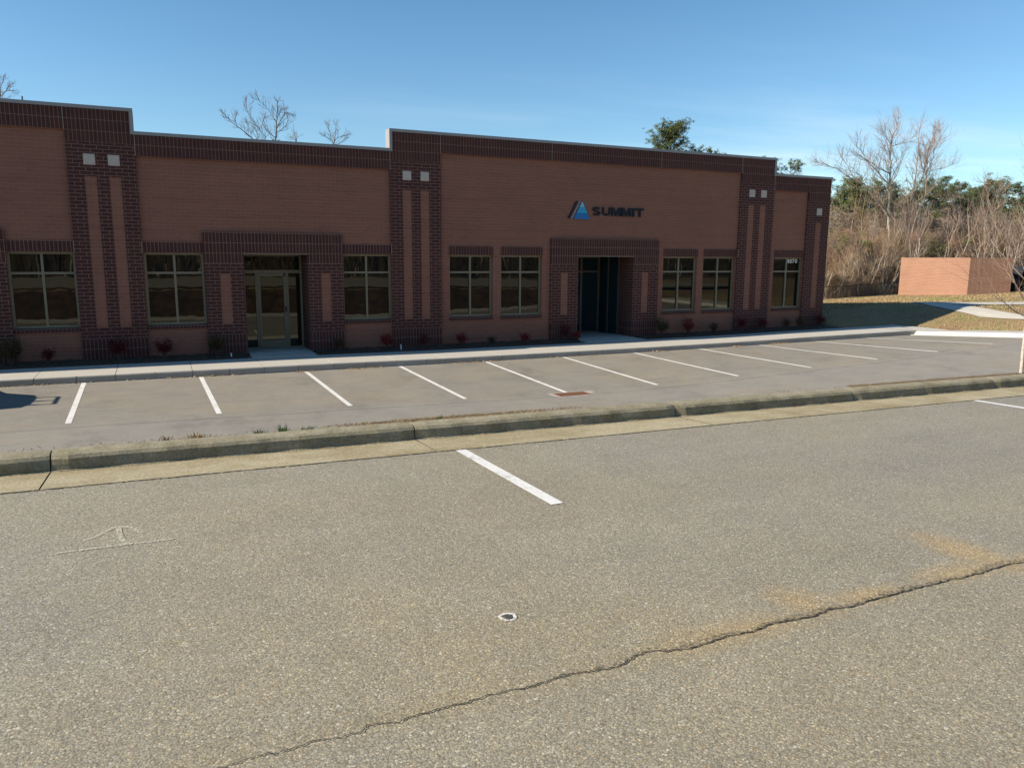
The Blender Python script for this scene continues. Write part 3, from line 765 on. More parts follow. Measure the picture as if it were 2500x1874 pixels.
# entrances
def surround(x0, x1, a, b, depth, stripes):
    mb = MB(); wall_grid(mb, x0, x1, 6.3, 27.42, [(a, b, 6, 28)]+[(s, t, 9.3, 24.4) for s, t in stripes], 0, .12)
    mb.quad((x0, FY+.02, 6.3), (x0, 0, 6.3), (x0, 0, 27.42), (x0, FY+.02, 27.42)); mb.quad((x1, 0, 6.3), (x1, FY+.02, 6.3), (x1, FY+.02, 27.42), (x1, 0, 27.42))
    mb.quad((a, .12, 6.3), (a, .12, 27.42), (a, depth, 27.42), (a, depth, 6.3)); mb.quad((b, .12, 27.42), (b, .12, 6.3), (b, depth, 6.3), (b, depth, 27.42))
    s = mb.build('entrance_surround', 'dark', B)
    mb = MB()
    mb.quad((x0, 0, -.6), (a, 0, -.6), (a, 0, 6.3), (x0, 0, 6.3)); mb.quad((x0, FY, -.6), (x0, 0, -.6), (x0, 0, 6.3), (x0, FY, 6.3))
    mb.quad((a, 0, -.6), (a, 0, 6.3), (a, depth, 6.3), (a, depth, -.6)); mb.build('soldier_base', 'sold0', s)
    mb = MB()
    mb.quad((b, 0, -.6), (x1, 0, -.6), (x1, 0, 6.3), (b, 0, 6.3)); mb.quad((x1, 0, -.6), (x1, FY, -.6), (x1, FY, 6.3), (x1, 0, 6.3))
    mb.quad((b, 0, 6.3), (b, 0, -.6), (b, depth, -.6), (b, depth, 6.3)); mb.build('soldier_base', 'sold0', s)
    mb = MB(); wall_grid(mb, x0, x1, 27.42, 36.55, [(a, b, 27, 30.4)], 0, 0)
    mb.quad((x0, FY+.02, 27.42), (x0, 0, 27.42), (x0, 0, 36.55), (x0, FY+.02, 36.55)); mb.quad((x1, 0, 27.42), (x1, FY+.02, 27.42), (x1, FY+.02, 36.55), (x1, 0, 36.55))
    mb.quad((x0, 0, 36.55), (x1, 0, 36.55), (x1, FY+.02, 36.55), (x0, FY+.02, 36.55))
    mb.quad((a, 0, 27.42), (a, 0, 30.4), (a, depth, 30.4), (a, depth, 27.42)); mb.quad((b, 0, 30.4), (b, 0, 27.42), (b, depth, 27.42), (b, depth, 30.4))
    mb.build('soldier_head', 'sold_mid', s)
    mb = MB(); mb.box(a+.05, b-.05, .05, depth, 30.36, 30.42); mb.box(a+.02, b-.02, -.03, .25, 30.15, 30.38); mb.build('steel_lintel', 'frame', s)
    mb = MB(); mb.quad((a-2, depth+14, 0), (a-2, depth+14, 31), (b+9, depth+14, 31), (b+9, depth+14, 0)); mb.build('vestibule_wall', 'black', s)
    for u, v in stripes: accent(s, u, v, 9.3, 24.4)
    return s
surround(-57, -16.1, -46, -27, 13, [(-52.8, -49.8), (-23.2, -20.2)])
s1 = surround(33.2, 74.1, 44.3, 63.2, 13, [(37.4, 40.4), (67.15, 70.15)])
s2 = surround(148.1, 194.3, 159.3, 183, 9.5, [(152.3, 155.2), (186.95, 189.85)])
# doors
def barsbox(mb, x0, x1, y0, y1, z0, z1): mb.box(x0, x1, y0, y1, z0, z1)
def storefront(xa, xb, y, sash):
    """bronze framed door with sidelights and transom between xa and xb"""
    mb = MB(); w = .62
    d0, d1 = sash
    z0, zt, z1 = .15, 24.2, 30.3
    for x in (xa, xb-w): mb.box(x, x+w, y, y+1, z0, z1)
    mb.box(xa+w, xb-w, y, y+1, z1-w*1.2, z1)
    mb.box(xa+w, xb-w, y-.02, y+1.02, zt, zt+1.0)
    for x in (d0-w, d1): mb.box(x, x+w, y+.01, y+.99, z0, zt)
    for u, v in ((xa+w, d0-w), (d1+w, xb-w)): mb.box(u, v, y+.02, y+.98, z0, z0+.5)
    f = mb.build('entrance_frame', 'frame', B)
    mb = MB(); yy = y+.5
    for (u, v, p, q) in ((xa+w, xb-w, zt+1.0, z1-w*1.2), (xa+w, d0-w, z0+.5, zt), (d1+w, xb-w, z0+.5, zt)):
        mb.quad((u, yy, p), (v, yy, p), (v, yy, q), (u, yy, q))
    mb.build('pane', 'glass', f)
    mb = MB(); s = .95; ya, yb = y-.12, y+.75
    mb.box(d0+.04, d0+s, ya, yb, z0+.1, zt-.08); mb.box(d1-s, d1-.04, ya, yb, z0+.1, zt-.08)
    mb.box(d0+s, d1-s, ya, yb, zt-s, zt-.08); mb.box(d0+s, d1-s, ya, yb, z0+.1, z0+2.6)
    d = mb.build('door', 'frame', f)
    mb = MB(); mb.quad((d0+s, y+.3, z0+2.6), (d1-s, y+.3, z0+2.6), (d1-s, y+.3, zt-s), (d0+s, y+.3, zt-s)); mb.build('pane', 'glass', d)
    mb = MB(); mb.box(d1-.75, d1-.25, ya-.45, ya, 12.0, 13.6); mb.box(d1-.7, d1-.3, ya-.75, ya-.4, 11.9, 12.3); mb.build('handle', 'black', d)
    mb = MB(); mb.box(d1-.8, d1-.3, ya-.3, ya, zt-.95, zt+.05); mb.build('closer', 'black', d)
    return f
storefront(44.9, 63.15, 12.0, (49.2, 58.2))
storefront(-45.9, -27.1, 12.0, (-41.5, -32.5))
mb = MB(); y = 20.0; z0, z1 = .25, 30.3      # deeper second entrance: straight glazing then an angled return
for x in (159.3, 171.6, 179.6): mb.box(x, x+.9, y, y+1, z0, z1)
mb.box(160.2, 171.6, y+.01, y+.99, 24.0, 24.7); mb.box(160.2, 171.6, y, y+1, 29.6, z1); mb.box(160.2, 171.6, y, y+1, z0, z0+.6)
mb.box(172.5, 179.6, y, y+1, 29.6, z1); mb.box(172.5, 179.6, y+.01, y+.99, 24.0, 24.7); mb.box(172.5, 179.6, y+.02, y+1.02, z0, z0+.6)
f = mb.build('entrance_frame', 'dkframe', B)
mb = MB(); mb.quad((160.2, y+.5, z0+.6), (179.6, y+.5, z0+.6), (179.6, y+.5, 29.6), (160.2, y+.5, 29.6)); mb.build('pane', 'dkglass', f)
mb = MB()
mb.quad((180.3, 20.2, z0), (183.1, 9.5, z0), (183.1, 9.5, z1), (180.3, 20.2, z1)); mb.build('pane', 'dkglass', f)
mb = MB()
for t in (0, .45, .95):
    x = 180.3+2.8*t; yy = 20.2-10.7*t; mb.box(x-.28, x+.05, yy-.3, yy+.3, z0, z1)
mb.build('mullion', 'dkframe', f)
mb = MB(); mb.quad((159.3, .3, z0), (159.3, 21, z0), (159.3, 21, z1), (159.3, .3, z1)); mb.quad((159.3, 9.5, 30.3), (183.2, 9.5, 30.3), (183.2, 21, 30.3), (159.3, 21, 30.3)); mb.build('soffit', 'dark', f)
# windows
lin_id = 0
for (a, b) in windows:
    y = 1.9; w = .62
    mb = MB()
    mb.box(a+.03, b-.03, y, y+1, WZ0, WZ0+w); mb.box(a+.03, b-.03, y, y+1, WZ1-w, WZ1-.02)
    for x in (a+.03, b-.03-w, (a+b)/2-w/2): mb.box(x, x+w, y+.01, y+1.01, WZ0+w, WZ1-w)
    mx = (a+b)/2
    for u, v in ((a+.03+w, mx-w/2), (mx+w/2, b-.03-w)): mb.box(u, v, y+.02, y+.98, 24.3, 24.3+w)
    wn = mb.build('window', 'frame', B)
    mb = MB()
    k = 0
    for u, v in ((a+.03+w, mx-w/2), (mx+w/2, b-.03-w)):
        for p, q in ((WZ0+w, 24.3), (24.3+w, WZ1-w)):
            t1 = R.uniform(-.015, .015); t2 = R.uniform(-.012, .012)
            yy = y+.5
            mb.quad((u, yy+t1, p), (v, yy-t1, p), (v, yy-t1+t2, q), (u, yy+t1+t2, q))
    mb.build('pane', 'glass', wn)
    mb = MB(); mb.quad((a, .55, WZ1), (b, .55, WZ1), (b, .55, 33.5), (a, .55, 33.5)); mb.quad((b, .55, WZ1), (a, .55, WZ1), (a, 3.4, WZ1), (b, 3.4, WZ1))
    mb.quad((a, .55, WZ1), (a, .55, 33.5), (a, .9, 33.5), (a, .9, WZ1)); mb.quad((b, .9, WZ1), (b, .9, 33.5), (b, .55, 33.5), (b, .55, WZ1))
    mb.quad((a, .55, 33.5), (b, .55, 33.5), (b, .9, 33.5), (a, .9, 33.5))
    mb.build('lintel', 'sold_mid', wn)
    mb = MB()
    za = WZ0-1.15
    mb.quad((a, .45, za), (b, .45, za), (b, .45, WZ0-.22), (a, .45, WZ0-.22)); mb.quad((a, .45, WZ0-.22), (b, .45, WZ0-.22), (b, 3, WZ0-.02), (a, 3, WZ0-.02))
    mb.quad((b, .45, za), (a, .45, za), (a, .9, za), (b, .9, za))
    mb.quad((a, .9, za), (a, .45, za), (a, .45, WZ0-.22), (a, .9, WZ0-.2)); mb.quad((b, .45, za), (b, .9, za), (b, .9, WZ0-.2), (b, .45, WZ0-.22))
    mb.build('sill', 'sold0', wn)
mb = MB(); mb.tube([(-16.3,60,60),(-16.3,60,80.6)], .28, 5); o = mb.build('roof_mast', 'black', org=(-16.3, 60, 60)); tag(o, 'thin dark mast standing on the roof at the left end', 'mast')

# ------------------------------------------------------------------ sign
S = empty('company_sign', 171, FY, 43.5)
tag(S, 'SUMMIT wall sign with blue layered triangle logo and dark letters on the brick', 'sign')
def pr(name, pts, mat, y0=.42, y1=FY, parent=S): return MB().prism(pts, y0, y1).build(name, mat, parent)
em = pr('emblem', [(157.3,43.5),(164.0,43.5),(163.05,45.6),(158.32,45.6)], 'blue_lo')
def tri_at(z): # left and right x of the triangle at height z
    t = (z-43.5)/6.05; return 157.3+(160.75-157.3)*t, 164.0+(160.75-164.0)*t
a, b = tri_at(45.6); em.data.vertices
em2 = em
l1, r1 = tri_at(45.6); l2, r2 = tri_at(47.75)
bpy.data.objects.remove(em)
em = pr('emblem', [(157.3,43.5),(164.0,43.5),(r1,45.6),(l1,45.6)], 'blue_lo')
pr('emblem_band', [(l1,45.6),(r1,45.6),(r2,47.75),(l2,47.75)], 'blue_mid', parent=em)
pr('emblem_band', [(l2,47.75),(r2,47.75),(160.75,49.55)], 'blue_hi', parent=em)
pr('stripe', [(156.3,43.6),(156.65,43.6),(159.95,49.75),(159.6,49.75)], 'grey')
pr('stripe', [(154.95,43.6),(155.6,43.6),(158.85,49.7),(158.2,49.7)], 'navy')
def strokes(polys): return polys
ZB, ZT = 44.85, 47.95; h = ZT-ZB
def letter_stroke(name, pts, w, x0):
    """thick stroke lettering: offset polyline on both sides"""
    n = len(pts); Lp, Rp = [], []
    for i, (x, z) in enumerate(pts):
        nx, nz = nrm(i, pts); Lp.append((x0+x+nx*w/2, ZB+z+nz*w/2)); Rp.append((x0+x-nx*w/2, ZB+z-nz*w/2))
    mb = MB()
    for i in range(n-1):
        q = [Rp[i], Rp[i+1], Lp[i+1], Lp[i]]
        mb.quad(*[(x, .35, z) for x, z in q]); mb.quad(*[(x, FY, z) for x, z in reversed(q)])
        for u, v in ((Rp[i], Rp[i+1]), (Lp[i+1], Lp[i])): mb.quad((u[0], FY, u[1]), (v[0], FY, v[1]), (v[0], .35, v[1]), (u[0], .35, u[1]))
    for u, v in ((Lp[0], Rp[0]), (Rp[-1], Lp[-1])): mb.quad((u[0], FY, u[1]), (v[0], FY, v[1]), (v[0], .35, v[1]), (u[0], .35, u[1]))
    return mb.build(name, 'navy', S)
def arc(cx, cz, rx, rz, a0, a1, n=8): return [(cx+rx*cos(radians(a0+(a1-a0)*i/n)), cz+rz*sin(radians(a0+(a1-a0)*i/n))) for i in range(n+1)]
sw = .68
Sp = arc(1.7, h*.73, 1.25, h*.27-sw/2+.04, 20, 180, 8)[:-1]+arc(1.7, h*.73, 1.25, h*.27-sw/2+.04, 180, 262, 4)+arc(1.75, h*.27, 1.3, h*.27-sw/2+.04, 82, 0, 4)+arc(1.75, h*.27, 1.3, h*.27-sw/2+.04, 0, -160, 8)[1:]
letter_stroke('letter', Sp, sw, 164.95)
letter_stroke('letter', [(.38, h), (.38, h*.42)]+arc(1.75, h*.40, 1.37, h*.40-sw/2, 180, 360, 10)+[(3.12, h*.42), (3.12, h)], .76, 169.1)
def letter_poly(pts, x0): 
    return pr('letter', [(x0+x, ZB+z) for x, z in pts], 'navy', .35)
Mp = [(0,0),(.80,0),(.80,1.95),(1.72,.0),(2.38,.0),(3.3,1.95),(3.3,0),(4.1,0),(4.1,h),(2.98,h),(2.05,1.15),(1.12,h),(0,h)]
letter_poly(Mp, 173.05); letter_poly(Mp, 177.45)
letter_poly([(0,0),(.95,0),(.95,h),(0,h)], 182.1)
letter_poly([(1.3,0),(2.25,0),(2.25,h-.75),(3.55,h-.75),(3.55,h),(0,h),(0,h-.75),(1.3,h-.75)], 183.5)
# address digits on the glass of the end window
AD = empty('address_number', 262.6, 2.3, 28.2)
tag(AD, 'white 3070 address digits on the upper pane of the window nearest the corner', 'address number')
fc = bpy.data.curves.new('digits', 'FONT'); fc.body = ''
def digit(ch, x0, wdt, zb, ht):
    c = bpy.data.curves.new('d', 'FONT'); c.body = ch; c.size = 1.0; c.offset = .016; c.extrude = .02
    t = bpy.data.objects.new('d', c); col.objects.link(t)
    bpy.context.view_layer.update()
    me = bpy.data.meshes.new_from_object(t.evaluated_get(bpy.context.evaluated_depsgraph_get()))
    bpy.data.objects.remove(t)
    xs_ = [v.co.x for v in me.vertices]; ys_ = [v.co.y for v in me.vertices]
    sx = wdt/(max(xs_)-min(xs_)); sz = ht/(max(ys_)-min(ys_)); mx, my = min(xs_), min(ys_)
    for v in me.vertices:
        x = x0+(v.co.x-mx)*sx; z = zb+(v.co.y-my)*sz; yy = 2.36-v.co.z*1.0
        v.co = ((x-262.6)*M, (yy-2.3)*M, (z-28.2)*M)
    me.materials.clear(); me.materials.append(MAT['white'])
    o = bpy.data.objects.new('digit', me); col.objects.link(o); o.parent = AD
for ch, x0 in zip('3070', (260.55, 262.05, 263.55, 265.05)): digit(ch, x0, 1.18, 28.05, 1.65)

# ------------------------------------------------------------------ brick refuse enclosure on the bank
E_ = empty('brick_enclosure', 500, 95, 6)
tag(E_, 'flat-topped orange brick enclosure on the grass bank right of the building', 'enclosure')
X0, X1, Y0, Y1, ZT_ = 478, 524, 66, 138, 31.2
def encl_pt(u, v): return (482+.9135*u+.407*v, 76-.407*u+.9135*v)
def rbox(mb, u0, u1, v0, v1, z0, z1):
    n = len(mb.v); P = [encl_pt(u0, v0), encl_pt(u1, v0), encl_pt(u1, v1), encl_pt(u0, v1)]
    mb.v += [(x, y, z0) for x, y in P]+[(x, y, z1) for x, y in P]
    mb.f += [(n,n+3,n+2,n+1),(n+4,n+5,n+6,n+7),(n,n+1,n+5,n+4),(n+1,n+2,n+6,n+5),(n+2,n+3,n+7,n+6),(n+3,n,n+4,n+7)]
mb = MB()
for a in ((0, 2, 0, 84.4), (2, 27.1, 0, 2), (25.1, 27.1, 2, 84.4), (2, 25.1, 82.4, 84.4)): rbox(mb, *a, 1, ZT_)
mb.build('wall', 'encl', E_)
mb = MB(); mb.box(X1+6, X1+7, Y0+6, Y1-8, 9, 26); mb.box(X1+6, X1+14, Y0+6, Y0+7, 9, 26); o = mb.build('equipment_cabinet', 'carpaint', org=(X1+8, Y0+6, 9))
tag(o, 'dark metal cabinet just right of the brick enclosure, behind thin branches', 'cabinet')
# chain link fence behind the crest
F = empty('chain_link_fence', 440, 168, -1)
tag(F, 'low dark chain link fence along the foot of the woods', 'fence')
def zf(x): return ramp1(x, [(380,-3.2),(470,-1.5),(560,2.5),(640,4)])
mb = MB(); mb.tube([(x, 168, zf(x)+11.6) for x in lin(360, 640, 28)], .24, 5); mb.build('top_rail', 'black', F)
for i in range(14):
    x = 370+i*20; mb = MB(); mb.tube([(x, 168, zf(x)-1), (x, 168, zf(x)+11.9)], .26, 5); mb.build('post', 'black', F)
mb = MB()
for i in range(560):
    x = 360+i*.5
    for s in (-1, 1):
        z0 = zf(x); mb.tube([(x, 168, z0), (x+s*11.2, 168, zf(x+s*11.2)+11.4)], .022, 3)
mb.build('mesh', 'black', F)

# ------------------------------------------------------------------ shrubs against the wall
def shrub(name, x, y, r, hgt, mat, label, seed, n=520, lean=0):
    rr = random.Random(seed); z = zbed(x, y)
    e = empty(name, x, y, z); tag(e, label, 'shrub', 'shrubs in the mulch bed')
    mb = MB(); tips = []
    for i in range(16):
        a = rr.random()*2*pi; q = rr.random()**.6*r*1.1
        top = (x+cos(a)*q+lean, y+sin(a)*q*.7, z+hgt*(.45+.5*rr.random()))
        mid = (x+cos(a)*q*.35, y+sin(a)*q*.3, z+hgt*.3)
        mb.tube([(x+cos(a)*.3, y+sin(a)*.3, z-.2), mid, top], [.10, .07, .03], 4); tips.append((mid, top))
    mb.build('stem', 'stem', e)
    mb = MB()
    for i in range(int(n*1.9)):
        m_, t_ = rr.choice(tips); f = rr.random()**.7
        c = Vector([m_[k]+(t_[k]-m_[k])*f for k in range(3)])+Vector((rr.gauss(0, .5), rr.gauss(0, .4), rr.gauss(0, .4)))
        d = Vector((rr.uniform(-1, 1), rr.uniform(-1, 1), rr.uniform(-.3, .9))).normalized()
        s = d.orthogonal().normalized(); s = (s*cos(i)+d.cross(s)*sin(i))
        l = rr.uniform(.32, .70); w = l*.27
        mb.quad(tuple(c), tuple(c+d*l*.5+s*w), tuple(c+d*l), tuple(c+d*l*.5-s*w))
    mb.build('foliage', mat, e)
SH = [(-16.5,3.4,8.0,'redgreen','big dark red and green shrub at the left edge, below the first window corner',900),
      (-8.0,1.6,4.2,'red','small round red shrub under the leftmost window',300),
      (9.2,2.6,7.0,'red','tall red shrub in front of the leftmost double-stripe pilaster',650),
      (21.0,2.4,5.8,'red','bushy dark red shrub under the second window from the left',560),
      (35.2,2.8,7.0,'redgreen','dark shrub left of the single glass door on its brick pier',700),
      (71.4,1.5,3.8,'redgreen','small green shrub with scarlet tips right of the single glass door',320),
      (86.8,2.0,6.0,'redbright','bright red shrub left of the white pipe under the third window',520),
      (99.3,1.6,4.6,'red','dull red shrub at the right of the middle pilaster base',360),
      (112.6,1.7,4.2,'redbright','red feathery shrub under the window just right of the middle pilaster',340),
      (123.7,1.0,2.6,'redgreen','tiny low shrub between the two windows left of the recessed entrance',160),
      (136.0,1.6,3.6,'redbright','low red shrub under the window left of the recessed entrance',320),
      (152.5,2.1,7.0,'red','tall red shrub on the pier left of the recessed entrance',520),
      (157.6,1.3,3.2,'redbright','small shrub with scarlet spots beside the left edge of the recessed doorway',240),
      (194.0,2.8,7.6,'redgreen','large dark green shrub right of the recessed entrance',760),
      (207.0,2.2,6.6,'redbright','brightest red shrub under the first window right of the recessed entrance',560),
      (219.0,1.5,4.2,'redgreen','small greenish shrub with red tips under the second window right of the entrance',300),
      (233.0,2.2,6.8,'red','dark red shrub at the left foot of the right double-stripe pilaster',460),
      (244.3,2.0,5.2,'red','dark red shrub at the right foot of the right double-stripe pilaster',400),
      (256.2,1.9,4.6,'redgreen','thin low shrub under the left half of the address window',260),
      (263.6,1.8,5.2,'redgreen','dark leafy shrub under the right half of the address window',380),
      (276.4,2.0,5.6,'red','last red shrub at the corner pilaster of the building',400)]
for i, (x, r, hg, mt, lb, n) in enumerate(SH):
    shrub('shrub', x, -3.6-.6*sin(i*2.1), r, hg, mt, lb, 100+i, n)
for x, lb, hh in ((91.0,'short white plastic pipe by the bright red shrub at the middle pilaster',1.5), (39.0,'small white pipe stub beside the dark shrub left of the glass door',.8)):
    mb = MB(); z = zbed(x, -5.5); mb.tube([(x,-5.5,z-.5),(x,-5.5,z+hh),(x-.15,-5.6,z+hh+.3)], .2, 8, True); o = mb.build('drain_pipe', 'pvc', org=(x,-5.5,z)); tag(o, lb, 'pipe')
# leaf litter
def litter(name, spots, mat, label, seed, fn, size=(.12,.4)):
    rr = random.Random(seed); mb = MB()
    for (x, y, rx, ry, n) in spots:
        for i in range(n):
            px, py = x+rr.gauss(0, rx), y+rr.gauss(0, ry); z = fn(px, py)+.04+abs(rr.gauss(0, .10))
            a = rr.random()*2*pi; l = rr.uniform(*size); w = l*rr.uniform(.2, .6); t = rr.uniform(-.15, .25)
            dx, dy = cos(a)*l, sin(a)*l; ex, ey = -sin(a)*w, cos(a)*w
            mb.quad((px-dx, py-dy, z), (px+ex, py+ey, z+t), (px+dx, py+dy, z+t*.6), (px-ex, py-ey, z+.02))
    o = mb.build(name, mat); tag(o, label, 'litter', kind='stuff'); return o
litter('leaf_litter', [(56.5,-30.8,1.6,.4,120),(72.5,-30.9,3.0,.35,170),(106,-30.7,7,.25,140),(29,-30.6,9,.25,160),(-8,-30.5,9,.2,120),(175,-30.7,3,.3,90),(208,-30.8,1.4,.35,160),(228,-30.5,4,.3,110),(140,-30.6,8,.25,90)],
       'straw', 'dry brown leaves gathered along the foot of the pale pavement kerb', 5, zl)
litter('mulch_chips', [(x*1.0, -5-3*((x*7)%3)/3, 1.6, 1.8, 40) for x in range(-20, 282, 4) if not (44 < x < 63 or 158 < x < 183)], 'soil', 'scattered mulch chips and dead leaves in the planting bed', 6, zbed, (.08,.28))

# grass strip along the back of the upper kerb
rr = random.Random(11); mb = MB(); mg = MB()
def zs(x, y): return zu(x, -175)+1.2
x = 4.0
while x < 190:
    dens = .10+.55*max(0, sin(x*.83+1.2))*max(0, sin(x*.31+.6))
    if 33 < x < 62: dens += 2.0*sin((x-33)/29*pi)
    if x > 104: dens += 1.5
    if x > 64 and x < 92: dens *= .15
    for k in range(int(dens*26)):
        px, py = x+rr.random()*.5, -172.4+rr.random()*1.3
        a = rr.random()*2*pi; l = rr.uniform(.12, .36) if rr.random() < .95 else rr.uniform(.4, .7); el = rr.uniform(.05, .9)
        d = Vector((cos(a)*cos(el), sin(a)*cos(el), sin(el)))*l; w = .035
        z = zs(px, py)+.05
        tgt = mg if (rr.random() < .07) else mb
        tgt.tri((px-w, py, z), (px+w, py, z), (px+d.x, py+d.y, z+d.z))
    x += .25
for cx, n, hh in ((23.4, 34, .9), (21.0, 20, .8), (31.0, 40, 1.0), (28.8, 26, .8), (46.5, 18, .7), (33.2, 20, .7)):
    for k in range(n):
        px, py = cx+rr.gauss(0, .25), -172.2+rr.gauss(0, .15); a = rr.random()*2*pi; el = rr.uniform(.4, 1.3); l = rr.uniform(.4, 1.0)*hh
        d = Vector((cos(a)*cos(el), sin(a)*cos(el), sin(el)))*l; z = zs(px, py)
        (mg if cx > 27 else mb).tri((px-.06, py, z), (px+.06, py, z), (px+d.x, py+d.y, z+d.z))
o = mb.build('dry_grass', 'straw'); tag(o, 'strip of dry straw and dead grass behind the mossy kerb', 'grass', kind='stuff')
o = mg.build('weeds', 'greenweed'); tag(o, 'small green weeds poking up behind the mossy kerb', 'weeds', kind='stuff')
# soil behind the kerb
mb = MB()
for x in lin(-60, 300, 90): mb.quad((x, -172.75, zu(x, -175)+1.0), (x+4, -172.75, zu(x+4, -175)+1.0), (x+4, -171.0, zbank(x+4, -171.0)+.1), (x, -171.0, zbank(x, -171.0)+.1))
mb.build('soil_strip', 'straw')['kind'] = 'structure'

# grass blades on the bank near the building
rr = random.Random(21); mb = MB()
cnt = 0
while cnt < 52000:
    x = 281+rr.random()**1.3*270; y = -80+rr.random()*230
    d = max(y+9, x-317)
    if d < .3 or (x > 281 and x < 281 and y > 0): continue
    if X0-.5 < x < X1+.5 and Y0 < y < Y1: continue
    # keep the paths clear
    def near(pts, w):
        for (ax, ay), (bx_, by_) in zip(pts, pts[1:]):
            vx, vy = bx_-ax, by_-ay; t = max(0, min(1, ((x-ax)*vx+(y-ay)*vy)/(vx*vx+vy*vy)))
            if hypot(x-ax-vx*t, y-ay-vy*t) < w: return True
        return False
    if near([(369,26),(358,8),(353,-6),(350,-16),(346,-25),(342,-38),(338,-48)], 7.2) or near([(366,14),(366,-2),(377,-8),(388,-16),(400,-24)], 7): cnt += 1; continue
    z = He(x, y); a = rr.random()*2*pi; l = rr.uniform(.3, .8); w = .09+.0002*x
    mb.tri((x-cos(a)*w, y-sin(a)*w, z-.02), (x+cos(a)*w, y+sin(a)*w, z-.02), (x+rr.gauss(0, .25), y+rr.gauss(0, .25), z+l)); cnt += 1
o = mb.build('grass', 'blades'); tag(o, 'short winter grass, tan with green patches, on the bank right of the building', 'grass', kind='stuff')

# ------------------------------------------------------------------ trees
def grow(mb_t, mb_w, p, d, length, r, depth, rr, P, tips=None, maxd=5):
    n = max(3, int(length/P['seg'])); pts = [tuple(p)]; rad = [r]
    d = d.normalized(); endr = r*P['taper'] if depth < maxd else r*.35
    step = length/n
    kids = []
    for i in range(1, n+1):
        d = (d + Vector((rr.gauss(0, 1), rr.gauss(0, 1), rr.gauss(0, 1)))*P['wig']*(.35 if depth == 0 else 1) + Vector((0, 0, P['up'] if depth > 0 else .10))).normalized()
        p = p + d*step; pts.append(tuple(p)); rr_ = r+(endr-r)*i/n; rad.append(rr_)
        f = i/n
        if depth < maxd and f > (P['first'] if depth == 0 else .25):
            if rr.random() < P['dens'][min(depth, len(P['dens'])-1)]/n*3:
                kids.append((p.copy(), d.copy(), f, rr_))
    big = r > P['split']
    (mb_t if big else mb_w).tube(pts, rad, 6 if depth == 0 else (5 if big else 3))
    if depth < maxd:
        for (q, dd, f, kr) in kids:
            ax = dd.orthogonal().normalized(); ax = Matrix.Rotation(rr.random()*2*pi, 3, dd) @ ax
            ang = radians(rr.uniform(*P['ang'])); nd = (dd*cos(ang)+ax*sin(ang))
            l2 = length*P['lr']*(1.15-.6*f if depth == 0 else 1-.35*f)*rr.uniform(.7, 1.15)
            grow(mb_t, mb_w, q, nd, l2, kr*rr.uniform(.4, .62), depth+1, rr, P, tips, maxd)
        for k in range(P['fork']):
            ax = d.orthogonal().normalized(); ax = Matrix.Rotation(rr.random()*2*pi, 3, d) @ ax
            ang = radians(rr.uniform(12, 32)); nd = d*cos(ang)+ax*sin(ang)
            grow(mb_t, mb_w, p, nd, length*P['lr']*rr.uniform(.75, 1.1), endr*.85, depth+1, rr, P, tips, maxd)
    elif tips is not None: tips.append((tuple(p), tuple(d)))
BARE = dict(seg=5, taper=.55, wig=.10, up=.10, first=.35, dens=[3.2, 2.2, 1.8, 1.6, 1.2], split=.45, ang=(28, 62), lr=.55, fork=2)
def bare_tree(x, y, z, hgt, r, seed, label, group, P=BARE, bark='bark_grey', twig='twig', maxd=4, lean=(0, 0), frac=.5, extra=None, name='bare_tree'):
    rr = random.Random(seed); e = empty(name, x, y, z); tag(e, label, 'tree', group)
    a, b = MB(), MB()
    grow(a, b, Vector((x, y, z-2)), Vector((lean[0], lean[1], 1)), hgt*frac, r, 0, rr, P, None, maxd)
    if extra:
        for (f, dx, dy, dz, l, er) in extra:
            grow(a, b, Vector((x+lean[0]*hgt*frac*f, y, z+hgt*frac*f)), Vector((dx, dy, dz)), l, er, 1, rr, P, None, maxd)
    # rescale so that the top sits at the wanted height
    top = max(v[2] for v in a.v+b.v); s = hgt/(top-z)
    for m_ in (a, b): m_.v = [(x+(v[0]-x)*(s*.5+.5), y+(v[1]-y)*(s*.5+.5), z+(v[2]-z)*s) for v in m_.v]
    a.build('trunk', bark, e, smooth=True)
    if b.f: b.build('crown', twig, e)
    return e
def copy_tree(src, x, y, z, rot, s, label, group=None, sz=None):
    c = src.copy(); col.objects.link(c); c.location = (x*M, y*M, z*M); c.rotation_euler = (0, 0, rot); c.scale = (s, s, sz or s)
    c['label'] = label
    if group: c['group'] = group
    for ch in src.children:
        d = ch.copy(); col.objects.link(d); d.parent = c
    return c
GW = 'bare trees in the woods beyond the fence'
zw = -2
SK = {}
